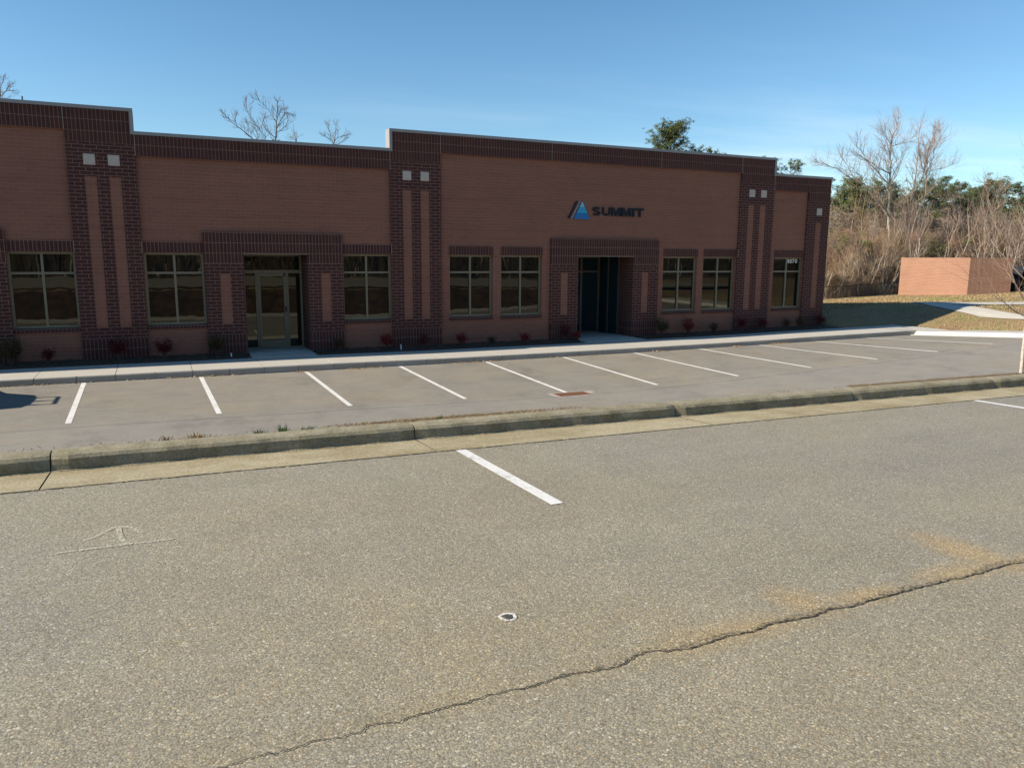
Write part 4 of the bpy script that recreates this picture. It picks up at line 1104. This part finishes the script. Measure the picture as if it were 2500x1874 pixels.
SK['T1'] = [[(597.2, 32.4), (592.6, 60.1), (590.9, 80.2), (590.1, 92.1), (589.4, 101.6), (588.5, 111.8), (586.1, 118.8), (587.4, 125.1), (588.7, 133.0), (592.5, 139.5), (593.5, 145.4)], [(591.3, 92.2), (592.6, 101.8), (591.1, 109.6), (589.3, 115.8)], [(591.3, 68.2), (582.9, 77.5), (576.4, 84.4), (570.9, 92.1), (565.1, 94.2), (558.0, 97.0), (552.1, 100.6), (545.1, 104.8), (539.5, 106.1), (532.8, 108.0), (526.8, 109.2)], [(568.3, 95.1), (564.4, 99.6), (555.3, 101.5), (548.6, 102.7), (541.5, 107.7), (534.5, 112.6)], [(589.6, 91.3), (582.8, 97.4), (577.7, 101.8), (571.4, 107.0), (565.3, 111.3), (561.3, 117.3), (557.6, 120.1), (553.4, 122.9)], [(588.9, 102.4), (580.8, 104.4), (574.8, 107.2), (567.6, 110.7), (559.4, 114.1)], [(587.0, 111.8), (582.6, 117.8), (577.6, 121.4), (572.7, 124.9), (565.4, 129.8)], [(588.4, 122.0), (593.1, 125.5), (602.2, 127.6), (607.5, 131.9)], [(584.0, 124.9), (580.1, 129.3), (576.2, 132.9)], [(590.2, 65.7), (583.6, 71.9), (578.8, 74.2), (571.8, 75.5)], [(589.3, 72.9), (597.3, 74.0), (602.7, 76.2)]]
SK['T2'] = [[(625.9, 36.0), (625.1, 61.2), (625.0, 71.2), (630.6, 79.8), (631.7, 89.8), (632.7, 96.4), (633.2, 106.4), (633.5, 117.9), (633.1, 129.3), (632.5, 142.6)], [(625.1, 61.2), (622.8, 69.5), (620.7, 81.1), (620.8, 89.3), (622.2, 97.6), (622.1, 107.4), (619.8, 115.5), (617.6, 123.4), (619.4, 132.4)], [(623.0, 98.5), (627.1, 106.0), (630.3, 114.4), (629.2, 122.5)], [(620.9, 102.5), (615.7, 110.4), (612.7, 115.1)]]
SK['T2B'] = [[(639.3, 34.4), (642.4, 57.5), (646.7, 72.1), (653.9, 84.2), (654.1, 96.1), (653.4, 106.2), (652.4, 117.8), (652.5, 126.1), (654.7, 132.9), (658.7, 139.8), (659.3, 144.4)], [(653.9, 94.8), (657.6, 103.0), (657.9, 109.7), (662.8, 120.1), (668.2, 127.1), (674.9, 133.4), (684.6, 139.9)], [(652.7, 101.9), (648.6, 109.3), (643.4, 114.8)], [(658.9, 107.3), (665.5, 110.1), (675.4, 112.3), (683.4, 115.3)], [(662.7, 120.9), (667.9, 128.8), (670.6, 136.5), (667.1, 142.9)]]
SK['T4'] = [[(696.9, 33.1), (695.2, 39.9), (690.1, 46.7), (677.1, 54.9), (665.0, 58.8), (654.1, 64.3), (648.4, 69.1), (633.4, 71.1), (620.3, 69.5)], [(654.1, 64.3), (647.4, 75.6), (641.2, 84.3)], [(677.1, 54.9), (671.3, 67.2), (662.3, 76.1), (654.0, 81.5)]]
SK['T3'] = [[(682.2, 31.3), (674.0, 57.7), (677.9, 65.1), (684.4, 71.9), (690.0, 77.0), (684.7, 85.7), (674.7, 91.8), (667.9, 94.7)], [(690.0, 77.0), (696.8, 82.9), (702.1, 89.7)], [(674.0, 57.7), (670.6, 70.6), (662.8, 80.1), (647.3, 84.3)], [(684.4, 71.9), (680.1, 82.3), (679.5, 93.6)]]
SK['RA'] = [[(98.5, 97.3), (99.5, 103.8), (100.2, 109.0), (101.3, 116.7), (102.3, 126.3), (102.9, 134.9)], [(101.1, 121.5), (98.2, 127.6), (95.2, 131.3), (90.6, 135.6), (87.4, 136.5)], [(101.3, 117.5), (104.3, 122.5), (108.2, 128.4), (111.8, 128.3)], [(100.5, 111.1), (96.8, 114.8), (93.1, 120.1), (94.1, 124.1)], [(101.0, 114.3), (104.9, 117.0), (109.1, 121.3), (110.1, 125.3)], [(102.0, 124.7), (104.6, 128.9), (106.3, 130.2)]]
SK['RB'] = [[(92.1, 96.9), (86.3, 108.5), (81.0, 113.7), (75.8, 117.2), (70.7, 121.5), (67.8, 124.4)], [(100.9, 99.0), (95.0, 109.1), (91.3, 116.0), (86.9, 122.7), (83.7, 128.0), (82.7, 134.9)], [(85.5, 109.7), (84.2, 115.5), (82.9, 120.9)], [(75.8, 117.2), (74.5, 121.0), (75.0, 123.4)], [(88.5, 106.3), (88.8, 112.6), (87.4, 115.7)]]
SK['RC'] = [[(142.8, 100.9), (142.7, 110.2), (141.6, 115.1), (140.0, 120.0), (139.4, 122.9)], [(142.7, 109.3), (145.0, 114.5), (147.7, 116.0), (151.6, 117.1)], [(142.2, 112.7), (138.9, 114.1), (136.4, 115.2)], [(143.2, 111.1), (144.2, 117.8), (144.8, 123.3)], [(143.5, 107.7), (147.5, 111.3), (150.2, 114.0)]]
SK['RD'] = [[(117.3, 103.9), (118.0, 111.5), (118.5, 115.1)], [(118.0, 111.5), (116.4, 113.9), (115.6, 114.7)]]
SK['RE'] = [[(-57.1, 110.4), (-56.5, 117.7), (-56.5, 123.6), (-56.7, 128.1)], [(-56.5, 117.7), (-55.0, 121.1), (-52.9, 125.2)], [(-56.4, 119.7), (-54.3, 122.5), (-51.0, 123.4)], [(-56.5, 123.6), (-55.1, 126.3), (-54.3, 128.3)]]

def skel_tree(x0, y0, zg, key, r, seed, label, group, bark, twig='twig', tw=(9, 17), space=2.2, dens=1.35, maxd=4, low=.30):
    """tree whose trunk and limbs follow measured lines (x, z), each limb also running off in depth"""
    limbs = SK[key]; rr = random.Random(seed)
    bx, bz = limbs[0][0]
    e = empty('bare_tree', bx, y0, zg); tag(e, label, 'tree', group)
    a, b = MB(), MB(); P = dict(BARE, seg=2.6, dens=[3, 2.8, 2.8, 2.4], wig=.13, up=.07, lr=.64, split=.5, fork=2, taper=.6)
    trunk = []
    for li, l in enumerate(limbs):
        pts = [(x, z) for x, z in l]
        if li == 0:
            pts = [(bx+(bx-pts[1][0])*.15, zg-1)]+pts; sl = 0; ys = 0; rad0 = r
        else:
            sl = rr.choice((-1, 1))*rr.uniform(.15, .5)
            # start on the trunk: depth of nearest earlier limb
            q = min(trunk, key=lambda t: hypot(t[0]-pts[0][0], t[2]-pts[0][1])); ys = q[1]-y0; rad0 = q[3]*.72
            pts[0] = (q[0], q[2])
        n = len(pts); acc = 0; P3 = []; rd = []
        tot = sum(hypot(u[0]-v[0], u[1]-v[1]) for u, v in zip(pts, pts[1:]))
        for k, (x, z) in enumerate(pts):
            if k: acc += hypot(x-pts[k-1][0], z-pts[k-1][1])
            f = acc/tot
            P3.append(Vector((x, y0+ys+sl*acc*(1-.2*f), z))); rd.append(max(.16, rad0*(1-.86*f**.85)))
        # smooth
        Q = []; R2 = []
        for k in range(n-1):
            p0 = P3[max(k-1, 0)]; p1 = P3[k]; p2 = P3[k+1]; p3 = P3[min(k+2, n-1)]
            for m_ in range(4):
                t = m_/4
                Q.append(.5*((2*p1)+(p2-p0)*t+(2*p0-5*p1+4*p2-p3)*t*t+(3*p1-p0-3*p2+p3)*t**3)+Vector((rr.gauss(0, .12), rr.gauss(0, .12), rr.gauss(0, .1)))); R2.append(rd[k]+(rd[k+1]-rd[k])*t)
        Q.append(P3[-1]); R2.append(rd[-1])
        a.tube([tuple(q) for q in Q], R2, 6 if li == 0 else 5)
        acc = 0; nxt = 0
        for k in range(1, len(Q)):
            acc += (Q[k]-Q[k-1]).length; trunk.append((Q[k].x, Q[k].y, Q[k].z, R2[k]))
            f = acc/max(tot, 1)
            if (li == 0 and Q[k].z-zg < low*(SK[key][0][-1][1]-zg)) or acc < nxt: continue
            nxt = acc+space*rr.uniform(.5, 1.3)/dens
            d = (Q[k]-Q[k-1]).normalized(); ax = d.orthogonal().normalized(); ax = Matrix.Rotation(rr.random()*2*pi, 3, d) @ ax
            an = radians(rr.uniform(28, 65)); nd = d*cos(an)+ax*sin(an)+Vector((0, 0, .25))
            grow(b, b, Q[k].copy(), nd, rr.uniform(*tw)*(1.1-.5*f), min(max(R2[k]*.5, .17), .30), 2, rr, P, None, maxd)
        d = (Q[-1]-Q[-2]).normalized()
        for _ in range(3): grow(b, b, Q[-1].copy(), d+Vector((rr.gauss(0, .35), rr.gauss(0, .3), rr.gauss(0, .2))), tw[0]*.8, R2[-1]*.8, 2, rr, P, None, maxd)
    a.build('trunk', bark, e, smooth=True); b.build('crown', twig, e)
    return e
zw = -2
skel_tree(0, 230, zw, 'T1', 2.0, 31, 'tallest pale sycamore with a long left limb, standing above the woods', GW, 'bark_pale')
skel_tree(0, 240, zw, 'T2', 1.5, 47, 'tall slender bare tree between the pale sycamore and the spreading one', GW, 'bark_grey')
skel_tree(0, 245, zw, 'T2B', 1.5, 53, 'spreading bare tree leaning right of the pale sycamore', GW, 'bark_grey')
skel_tree(0, 215, 0, 'T4', 1.5, 67, 'crooked bare tree with a pale slanting trunk above the brick enclosure', GW, 'bark_pale')
skel_tree(0, 200, 1, 'T3', 1.5, 61, 'bare tree with upright dark stems near the right edge of the woods', GW, 'bark_grey')
# understory: small pale-stemmed saplings, five kinds copied about
SAP = dict(BARE, seg=3.5, dens=[4.2, 2.6, 2.0], wig=.12, first=.12, lr=.52, up=.16, split=.28, fork=2)
protos = []
for i in range(5):
    x, y, h = [(486,182,46), (503,176,52), (520,186,60), (548,196,50), (470,178,40)][i]
    ex = [(.08, rr.uniform(-1, 1), rr.uniform(-1, 1), 1.3, h*.6, .34) for _ in range(4)]
    rr = random.Random(70+i)
    lab = ['many-stemmed pale sapling just right of the building corner', 'taller pale-stemmed sapling left of the brick enclosure',
           'wispy sapling whose fan of stems rises beside the enclosure wall', 'thin sapling showing above the left end of the enclosure', 'short bushy sapling at the foot of the corner pilaster'][i]
    protos.append(bare_tree(x, y, zw, h, .40, 80+i, lab, 'saplings at the edge of the woods', SAP, 'bark_pale', 'twig' if i % 2 else 'brush', 3, (rr.uniform(-.15, .15), 0), .55, ex, 'sapling'))
rr = random.Random(5)
k = 0
words = ['slim', 'forked', 'leaning', 'dense', 'straggly', 'upright', 'low', 'whip-like', 'pale', 'tangled', 'spindly', 'arching']
spots = []
for i in range(44):
    y = rr.uniform(178, 262); t = rr.random()
    x = 21.4+(y+244.8)*(1.075+t*.60)
    spots.append((x, y))
spots.sort()
for i, (x, y) in enumerate(spots):
    s = rr.uniform(.7, 1.45)
    copy_tree(protos[i % 5], x, y, ramp1(x, [(450, -3), (600, 0), (800, 5)]), rr.random()*6.28, s, 'bare sapling in the thicket of stems beyond the fence', 'thicket saplings', s*rr.uniform(.9, 1.35))

def pine(x, y, z, hgt, cr, seed, label, group, mat='needle', base=.45, r=1.6, nb=34, nclump=9, clump=2.6, qn=22, name='pine_tree', cg=.5):
    rr = random.Random(seed); e = empty(name, x, y, z); tag(e, label, 'tree', group)
    t = MB(); n = MB()
    top = Vector((x+rr.uniform(-2, 2), y, z+hgt*.97))
    pts = [(x+(top.x-x)*f+rr.gauss(0, .4), y+rr.gauss(0, .4), z-2+(hgt*.97+2)*f) for f in (0, .25, .45, .6, .75, .9, 1)]
    t.tube(pts, [r, r*.85, r*.72, r*.55, r*.4, r*.22, r*.1], 6)
    for i in range(nb):
        f = base+(1-base)*(i/(nb-1))**.9
        c = Vector((x+(top.x-x)*f, y, z+hgt*.97*f)); a = rr.random()*2*pi
        g = (f-base)/(1-base)
        prof = max(.12, 1-(abs(g-cg)/(1.05-cg if g > cg else cg+.35))**2)**.5
        l = cr*prof*rr.uniform(.55, 1.15); el = rr.uniform(.0, .5)+g*.45
        d = Vector((cos(a)*cos(el), sin(a)*cos(el), sin(el)))
        mid = c+d*l*.55+Vector((0, 0, -l*.03)); end = c+d*l+Vector((0, 0, l*.10))
        t.tube([tuple(c), tuple(mid), tuple(end)], [r*.22*(1-g*.5), r*.13, r*.05], 4)
        for k in range(nclump):
            q = c.lerp(end, .35+.7*rr.random())+Vector((rr.gauss(0, l*.13), rr.gauss(0, l*.13), rr.gauss(0, l*.09)+.5))
            cs = clump*rr.uniform(.6, 1.2)
            for m_ in range(qn):
                dd = Vector((rr.gauss(0, 1), rr.gauss(0, 1), rr.gauss(.35, .8))).normalized()
                s = dd.orthogonal().normalized()*.24*cs/2.6
                a0 = q+Vector((rr.gauss(0, .35), rr.gauss(0, .35), rr.gauss(0, .25)))*cs
                a1 = a0+dd*cs*.62
                n.quad(tuple(a0-s), tuple(a0+s), tuple(a1+s*.6), tuple(a1-s*.6))
    t.build('trunk', 'bark_dark', e); n.build('crown', mat, e)
    return e
GP = 'pines behind the building and woods'
pine(437,330,-3,146,25,201,'broad round-crowned pine rising behind the long parapet','pines showing over the roof','needle2',.72,1.8,76,20,2.1,22)
pine(468,338,-3,130,15,202,'small pine crown just right of the broad pine behind the parapet','pines showing over the roof','needle',.72,1.2,36,12,1.9,20)
pine(500,352,-3,134,13,203,'tiny yellowish pine tip barely above the long parapet','pines showing over the roof','needle2',.8,1.2,30,10,1.8,20)
pine(568,352,-3,128,16,204,'pine crown in the corner above the low end parapet','pines showing over the roof','needle',.75,1.4,40,11,1.9,20)
pine(587,342,-3,125,16,205,'open pine crown at the right of the one above the end parapet','pines showing over the roof','needle2',.75,1.4,36,10,1.9,20)
pl = [(616,330,104,19,'dark pine touching the corner of the building',.28,'needle'),(622,300,105,22,'rounded olive pine next to the building corner',.25,'needle2'),
      (655,335,98,20,'pine half hidden left of the pale sycamore trunk',.3,'needle'),(690,322,106,22,'dark pine behind the pale sycamore trunk',.3,'needle'),(722,336,99,20,'low pine behind the slender bare trees',.3,'needle'),
      (757,312,112,23,'tallest pine right of the spreading bare tree',.3,'needle'),(788,330,104,21,'pine in the gap over the brick enclosure',.3,'needle'),(815,330,112,22,'dark pine above the right part of the enclosure',.3,'needle'),
      (815,302,111,22,'pine behind the crooked bare tree',.3,'needle'),(885,330,117,24,'broad dark pine near the right edge',.3,'needle'),(893,310,112,22,'last pine at the right edge of the woods',.3,'needle')]
prr = random.Random(9)
extra_l = ['pine filling the treeline behind the sycamore limbs', 'dull green pine deep in the woods']
for i in range(16):
    y = prr.uniform(300, 370); t = 1.05+.70*(i+prr.random()*.8)/16
    pl.append((21.4+(y+244.8)*t, y, prr.uniform(84, 103), prr.uniform(20, 30), 'pine crown in the continuous green treeline at the back of the woods', .2, prr.choice(['needle', 'needle2'])))
for i, (x, y, h_, cr, lb, bs, mt) in enumerate(pl):
    pine(x, y, -3, h_, cr*(1.1 if i < 11 else 1), 300+i, lb, GP if i < 11 else 'pines of the back treeline', mt, bs+.15, 1.5, 50, 11, 3.0, 20)
# trees over the roof at the left
GR = 'bare trees showing over the roof'
skel_tree(0, 330, -3, 'RA', 1.5, 401, 'dark bare tree with a thick upright trunk behind the low parapet', GR, 'bark_dark', 'bark_dark', (3.5, 7), 1.6, 1.2)
skel_tree(0, 334, -3, 'RB', 1.1, 402, 'bare tree whose limbs fan left behind the low parapet', GR, 'bark_dark', 'bark_dark', (3.5, 7), 1.6, 1.2)
skel_tree(0, 340, -3, 'RC', .8, 403, 'small bare treetop left of the white parapet step', GR, 'bark_dark', 'bark_dark', (3.5, 7), 2.0, .85)
skel_tree(0, 350, -3, 'RD', .8, 404, 'tiny twig tip just above the low parapet', GR, 'bark_dark', 'bark_dark', (4, 8), 2.0, .85)
skel_tree(0, 300, -3, 'RE', .7, 405, 'bare branches at the very left edge above the roof', GR, 'bark_dark', 'bark_dark', (3, 6), 2.2, .85)

# thickets (stuff): stems, fine brush and undergrowth
def thicket(name, n, xr, yr, hr, mat, label, seed, w=.16, spread=.25, taper=True, twigs=2):
    rr = random.Random(seed); mb = MB()
    for i in range(n):
        y = rr.uniform(*yr); x = 21.4+(y+244.8)*rr.uniform(*xr)
        z = ramp1(x, [(450, -3), (600, 0), (800, 5)])-1
        h_ = rr.uniform(*hr)*(.7+.3*sin(x*.08)+.25*sin(x*.031+y*.05)); lx, ly = rr.gauss(0, spread), rr.gauss(0, spread)
        p0 = Vector((x, y, z)); p1 = p0+Vector((lx*h_*.4, ly*h_*.4, h_*.5)); p2 = p0+Vector((lx*h_*1.0+rr.gauss(0, 1), ly*h_, h_))
        s = Vector((cos(i), sin(i)*.5, 0))*w*rr.uniform(.5, 1.3)
        mb.quad(tuple(p0-s), tuple(p0+s), tuple(p1+s*.7), tuple(p1-s*.7)); mb.quad(tuple(p1-s*.7), tuple(p1+s*.7), tuple(p2+s*.2), tuple(p2-s*.2))
        for k in range(twigs):
            f = rr.uniform(.3, .95); q = p0.lerp(p2, f); d = Vector((rr.gauss(0, .6), rr.gauss(0, .6), rr.uniform(.2, 1)))*h_*.22
            mb.quad(tuple(q-s*.4), tuple(q+s*.4), tuple(q+d+s*.15), tuple(q+d-s*.15))
    o = mb.build(name, mat); tag(o, label, 'undergrowth', kind='stuff'); return o
XR = (1.03, 1.75)
thicket('brush', 15000, XR, (172, 225), (8, 30), 'brush', 'dense tan winter brush filling the edge of the woods', 1, .10, .20)
thicket('brush', 12000, (1.03, 1.75), (185, 270), (12, 48), 'brush2', 'reddish brown twiggy undergrowth among the saplings', 2, .11, .18)
thicket('brush', 11000, XR, (215, 300), (25, 66), 'twig', 'grey leafless stems massed behind the front brush', 3, .2, .18, True, 3)
def leafmass(name, blobs, mat, label, seed, per=260, s=(.5, 1.3), asp=.45):
    rr = random.Random(seed); mb = MB()
    for (x, y, z, rx, rz) in blobs:
        for i in range(per):
            u = Vector((rr.gauss(0, 1), rr.gauss(0, 1), rr.gauss(0, 1))).normalized()*rr.random()**.45
            c = Vector((x+u.x*rx, y+u.y*rx*.7, z+u.z*rz)); d = Vector((rr.gauss(0, 1), rr.gauss(0, 1), rr.gauss(0, 1))).normalized()
            t = d.orthogonal().normalized(); l = rr.uniform(*s); w = l*asp
            mb.quad(tuple(c-t*w), tuple(c+d*l*.5), tuple(c+t*w), tuple(c-d*l*.5))
    o = mb.build(name, mat); tag(o, label, 'undergrowth', kind='stuff'); return o
rr = random.Random(77)
bl = []
for i in range(230):
    y = rr.uniform(185, 290); t = rr.uniform(1.04, 1.73); x = 21.4+(y+244.8)*t; r_ = rr.uniform(4, 11)
    bl.append((x, y, rr.uniform(4, 48+.1*(y-195)), r_, r_*rr.uniform(.6, 1)))
leafmass('evergreen_undergrowth', bl, 'olive', 'olive green evergreen undergrowth scattered through the woods', 8, 260)
bl = []
for i in range(150):
    y = rr.uniform(265, 345); t = rr.uniform(1.02, 1.75); x = 21.4+(y+244.8)*t; r_ = rr.uniform(8, 16)
    bl.append((x, y, rr.uniform(0, 74), r_, r_*.9))
leafmass('woodland_mass', bl, 'deep', 'dull brownish green mass deep inside the woods', 9, 320, (1.2, 2.6))
def blobs(n, yr, zr, rr_, seed, t0=1.03, t1=1.75):
    q = random.Random(seed); out = []
    for i in range(n):
        y = q.uniform(*yr); x = 21.4+(y+244.8)*q.uniform(t0, t1); r_ = q.uniform(*rr_); out.append((x, y, q.uniform(*zr), r_, r_*q.uniform(.7, 1.1)))
    return out
leafmass('twig_tangle', blobs(260, (176, 215), (0, 24), (4, 9), 61), 'brush', 'tangled fine tan twigs along the edge of the woods', 14, 420, (1.0, 3.2), .035)
leafmass('twig_tangle', blobs(330, (190, 260), (8, 50), (5, 11), 62), 'brush2', 'tangled reddish twigs through the middle of the woods', 15, 420, (1.2, 3.6), .035)
leafmass('twig_tangle', blobs(240, (220, 290), (28, 72), (6, 12), 63), 'twig', 'hazy grey twigs of the bare treetops', 16, 380, (1.4, 4.0), .03)
leafmass('woodland_mass', blobs(120, (350, 385), (0, 70), (14, 24), 64), 'deep', 'dark green and brown backdrop of the farthest trees', 17, 420, (2.0, 4.5), .45)
# woods floor
sheet('woods_floor', 'soil', lin(380, 900, 40), lin(150, 420, 20), lambda x, y: max(He(x, y), -3)+.3*sin(x*.3)*sin(y*.2)+.05)

# street tree at the right edge, in the strip behind the kerb
ST = dict(seg=2.2, taper=.5, wig=.07, up=.14, first=.5, dens=[3.6, 2.6, 2.0, 1.2], split=.16, ang=(30, 55), lr=.62, fork=2)
zt = zu(141, -175)+1.1
bare_tree(141.2, -171.5, zt, 37, .34, 512, 'young bare tree with pale mottled trunk standing behind the kerb at the right edge', None, ST, 'bark_spot', 'twig', 4, (-.045, 0), .62,
          [(.62, -1, .1, .9, 13, .15), (.70, -.8, -.2, 1.2, 15, .15), (.56, .8, 0, .9, 13, .15), (.8, -.9, .2, .8, 11, .12), (.52, -1, 0, .15, 9, .09), (.5, -.8, .4, .5, 10, .10)], 'street_tree')

# ------------------------------------------------------------------ behind the camera: what the windows mirror
bankw = MB()
fr = random.Random(31)
src = bare_tree(40, -420, 12, 110, 1.5, 611, 'bare tree in the row beyond the upper lot, mirrored in the windows', 'trees beyond the upper lot', dict(BARE, dens=[2.5,1.8,1.2], first=.5), 'bark_pale', 'twig', 3, (0,0), .75)
for i in range(46):
    copy_tree(src, -120+i*17+fr.uniform(-6, 6), -405-fr.random()*55, 12, fr.random()*6, fr.uniform(.8, 1.25), 'bare tree in the row beyond the upper lot, mirrored in the windows')
mb = MB()
for i in range(2600):
    x = fr.uniform(-250, 900); y = fr.uniform(-500, -400); h_ = fr.uniform(20, 90); w = fr.uniform(.3, .9); l = fr.gauss(0, 3)
    mb.quad((x-w, y, 12), (x+w, y, 12), (x+l+w*.4, y, 12+h_), (x+l-w*.4, y, 12+h_))
o = mb.build('brush', 'brush', None); tag(o, 'pale upright stems of the wood edge beyond the upper lot', 'undergrowth', kind='stuff')
bl = [(fr.uniform(-300, 950), fr.uniform(-560, -500), fr.uniform(15, 95), 20, 16) for i in range(240)]
leafmass('woodland_mass', bl, 'deep', 'dark wood mass beyond the upper lot', 12, 110, (3, 7))

# pickup parked out of frame at the left: its shadow falls into the first stall
T = empty('pickup_truck', -38, -57, -2)
tag(T, 'dark pickup truck with a roof rack parked left of the first stall line', 'truck')
def car_z(): return zl(-38, -50)
zc = car_z()
prof = [(-31,3),(-31,7.2),(-32.5,8.8),(-37.2,10.2),(-41.2,15.2),(-45,15.9),(-53,15.7),(-56.5,14.6),(-58.5,10.6),(-79,10.2),(-80,9.6),(-80,3.2),(-76,2.6),(-36,2.4)]
mb = MB(); n = len(prof); hw = 8.6
def roofn(z): return hw if z < 10.7 else hw-(z-10.7)*.42
mb.v += [(-38-roofn(z), y, zc+z) for y, z in prof]+[(-38+roofn(z), y, zc+z) for y, z in prof]
mb.f.append(tuple(range(n))); mb.f.append(tuple(reversed(range(n, 2*n))))
for i in range(n): j = (i+1) % n; mb.f.append((j, i, i+n, j+n))
body = mb.build('body', 'carpaint', T)
for s in (-1, 1):
    mb = MB()
    mb.quad((-38+s*(hw-.1), -41.6, zc+11), (-38+s*(hw-1.6), -43.2, zc+14.9), (-38+s*(hw-1.6), -54.5, zc+14.7), (-38+s*(hw-.1), -56.3, zc+11))
    mb.build('side_window', 'dkglass', body)
for y in (-39.5, -71.5):
    for s in (-1, 1):
        mb = MB(); mb.tube([(-38+s*(hw-2.2), y, zc+3.6), (-38+s*(hw+.1), y, zc+3.6)], 3.6, 18, True); w = mb.build('wheel', 'tyre', T)
        mb = MB(); mb.tube([(-38+s*(hw-2), y, zc+3.6), (-38+s*(hw+.2), y, zc+3.6)], 2.1, 14, True); mb.build('rim', 'rim', w)
mb = MB()
for s in (-1, 1):
    xx = -38+s*5.6
    mb.tube([(xx,-44.5,zc+15.6),(xx,-44.2,zc+18.9),(xx,-53.2,zc+18.9),(xx,-53.2,zc+15.6)], .30, 6)
    mb.tube([(xx,-48.8,zc+15.6),(xx,-48.8,zc+18.9)], .28, 6)
for y in (-44.2,-48.8,-53.2): mb.tube([(-43.6,y,zc+18.9),(-32.4,y,zc+18.9)], .30, 6)
mb.build('roof_rack', 'black', T)

# ------------------------------------------------------------------ light, sky, camera
sun_dir = Vector((-1.64, .245, 1.0)).normalized()
sd = bpy.data.lights.new('sun', 'SUN'); sd.energy = 4.7; sd.angle = radians(.53); sd.color = (1, .905, .765)
so = bpy.data.objects.new('sun', sd); col.objects.link(so); so.rotation_euler = sun_dir.to_track_quat('Z', 'Y').to_euler()
so.location = (0, 0, 30)
w = bpy.data.worlds.new('World'); sc.world = w; w.use_nodes = True
nt = w.node_tree; bg = nt.nodes['Background']
sky = nt.nodes.new('ShaderNodeTexSky'); sky.sky_type = 'NISHITA'; sky.sun_disc = False
sky.sun_elevation = math.asin(sun_dir.z); sky.sun_rotation = atan2(sun_dir.x, sun_dir.y)
sky.air_density = 1.0; sky.dust_density = .05; sky.ozone_density = 1.6; sky.altitude = 50
tc = nt.nodes.new('ShaderNodeTexCoord'); sp = nt.nodes.new('ShaderNodeSeparateXYZ'); nt.links.new(tc.outputs['Generated'], sp.inputs[0])
zz = math_(nt, 'MAXIMUM', sp.outputs[2], .02)
cx = math_(nt, 'DIVIDE', sp.outputs[0], zz); cy_ = math_(nt, 'DIVIDE', sp.outputs[1], zz)
cb = nt.nodes.new('ShaderNodeCombineXYZ'); nt.links.new(math_(nt, 'MULTIPLY', cx, .55), cb.inputs[0]); nt.links.new(math_(nt, 'MULTIPLY', cy_, 1.25), cb.inputs[1])
nz = noise(nt, cb.outputs[0], .42, 7, .62)
nz2 = noise(nt, cb.outputs[0], .10, 3, .5)
wisp = math_(nt, 'MULTIPLY', math_(nt, 'MULTIPLY', math_(nt, 'SUBTRACT', nz, .45), 3.2, clamp=True), math_(nt, 'MULTIPLY', math_(nt, 'SUBTRACT', nz2, .36), 4.0, clamp=True))
lowf = math_(nt, 'SUBTRACT', 1.0, math_(nt, 'MULTIPLY', sp.outputs[2], 3.4), clamp=True)
lowf = math_(nt, 'MULTIPLY', lowf, math_(nt, 'MULTIPLY', sp.outputs[2], 30, clamp=True))
cl = math_(nt, 'MULTIPLY', math_(nt, 'MULTIPLY', wisp, lowf), math_(nt, 'MULTIPLY', math_(nt, 'ADD', math_(nt, 'MULTIPLY', sp.outputs[0], 1.6), -.10, clamp=True), .95))
tint = mix(nt, math_(nt, 'MULTIPLY', sp.outputs[2], 3.2, clamp=True), (.88, 1.04, 1.12), (.63, .93, 1.06))
skyc = mix(nt, 1, sky.outputs[0], tint, 'MULTIPLY')
skyc = mix(nt, cl, skyc, (8.2, 8.8, 9.2))
nt.links.new(skyc, bg.inputs[0]); bg.inputs[1].default_value = .078

cam = bpy.data.cameras.new('camera'); co = bpy.data.objects.new('camera', cam); col.objects.link(co); sc.camera = co
cam.sensor_fit = 'HORIZONTAL'; cam.sensor_width = 36; cam.lens = 1863.9/2500*36; cam.clip_start = .1; cam.clip_end = 8000
yaw, pitch, roll = radians(24.55), radians(-9.45), radians(.39)
f_ = Vector((sin(yaw)*cos(pitch), cos(yaw)*cos(pitch), sin(pitch))); r0 = Vector((cos(yaw), -sin(yaw), 0)); u0 = r0.cross(f_)
r_ = r0*cos(roll)+u0*sin(roll); u_ = -r0*sin(roll)+u0*cos(roll)
mw = Matrix(((r_.x, u_.x, -f_.x, 21.387*M), (r_.y, u_.y, -f_.y, -244.835*M), (r_.z, u_.z, -f_.z, 29.918*M), (0, 0, 0, 1)))
co.matrix_world = mw
sc.view_settings.view_transform = 'Standard'; sc.view_settings.look = 'None'; sc.view_settings.exposure = .85; sc.view_settings.gamma = 1
sc.render.engine = 'CYCLES'; sc.cycles.use_denoising = True; sc.cycles.max_bounces = 6
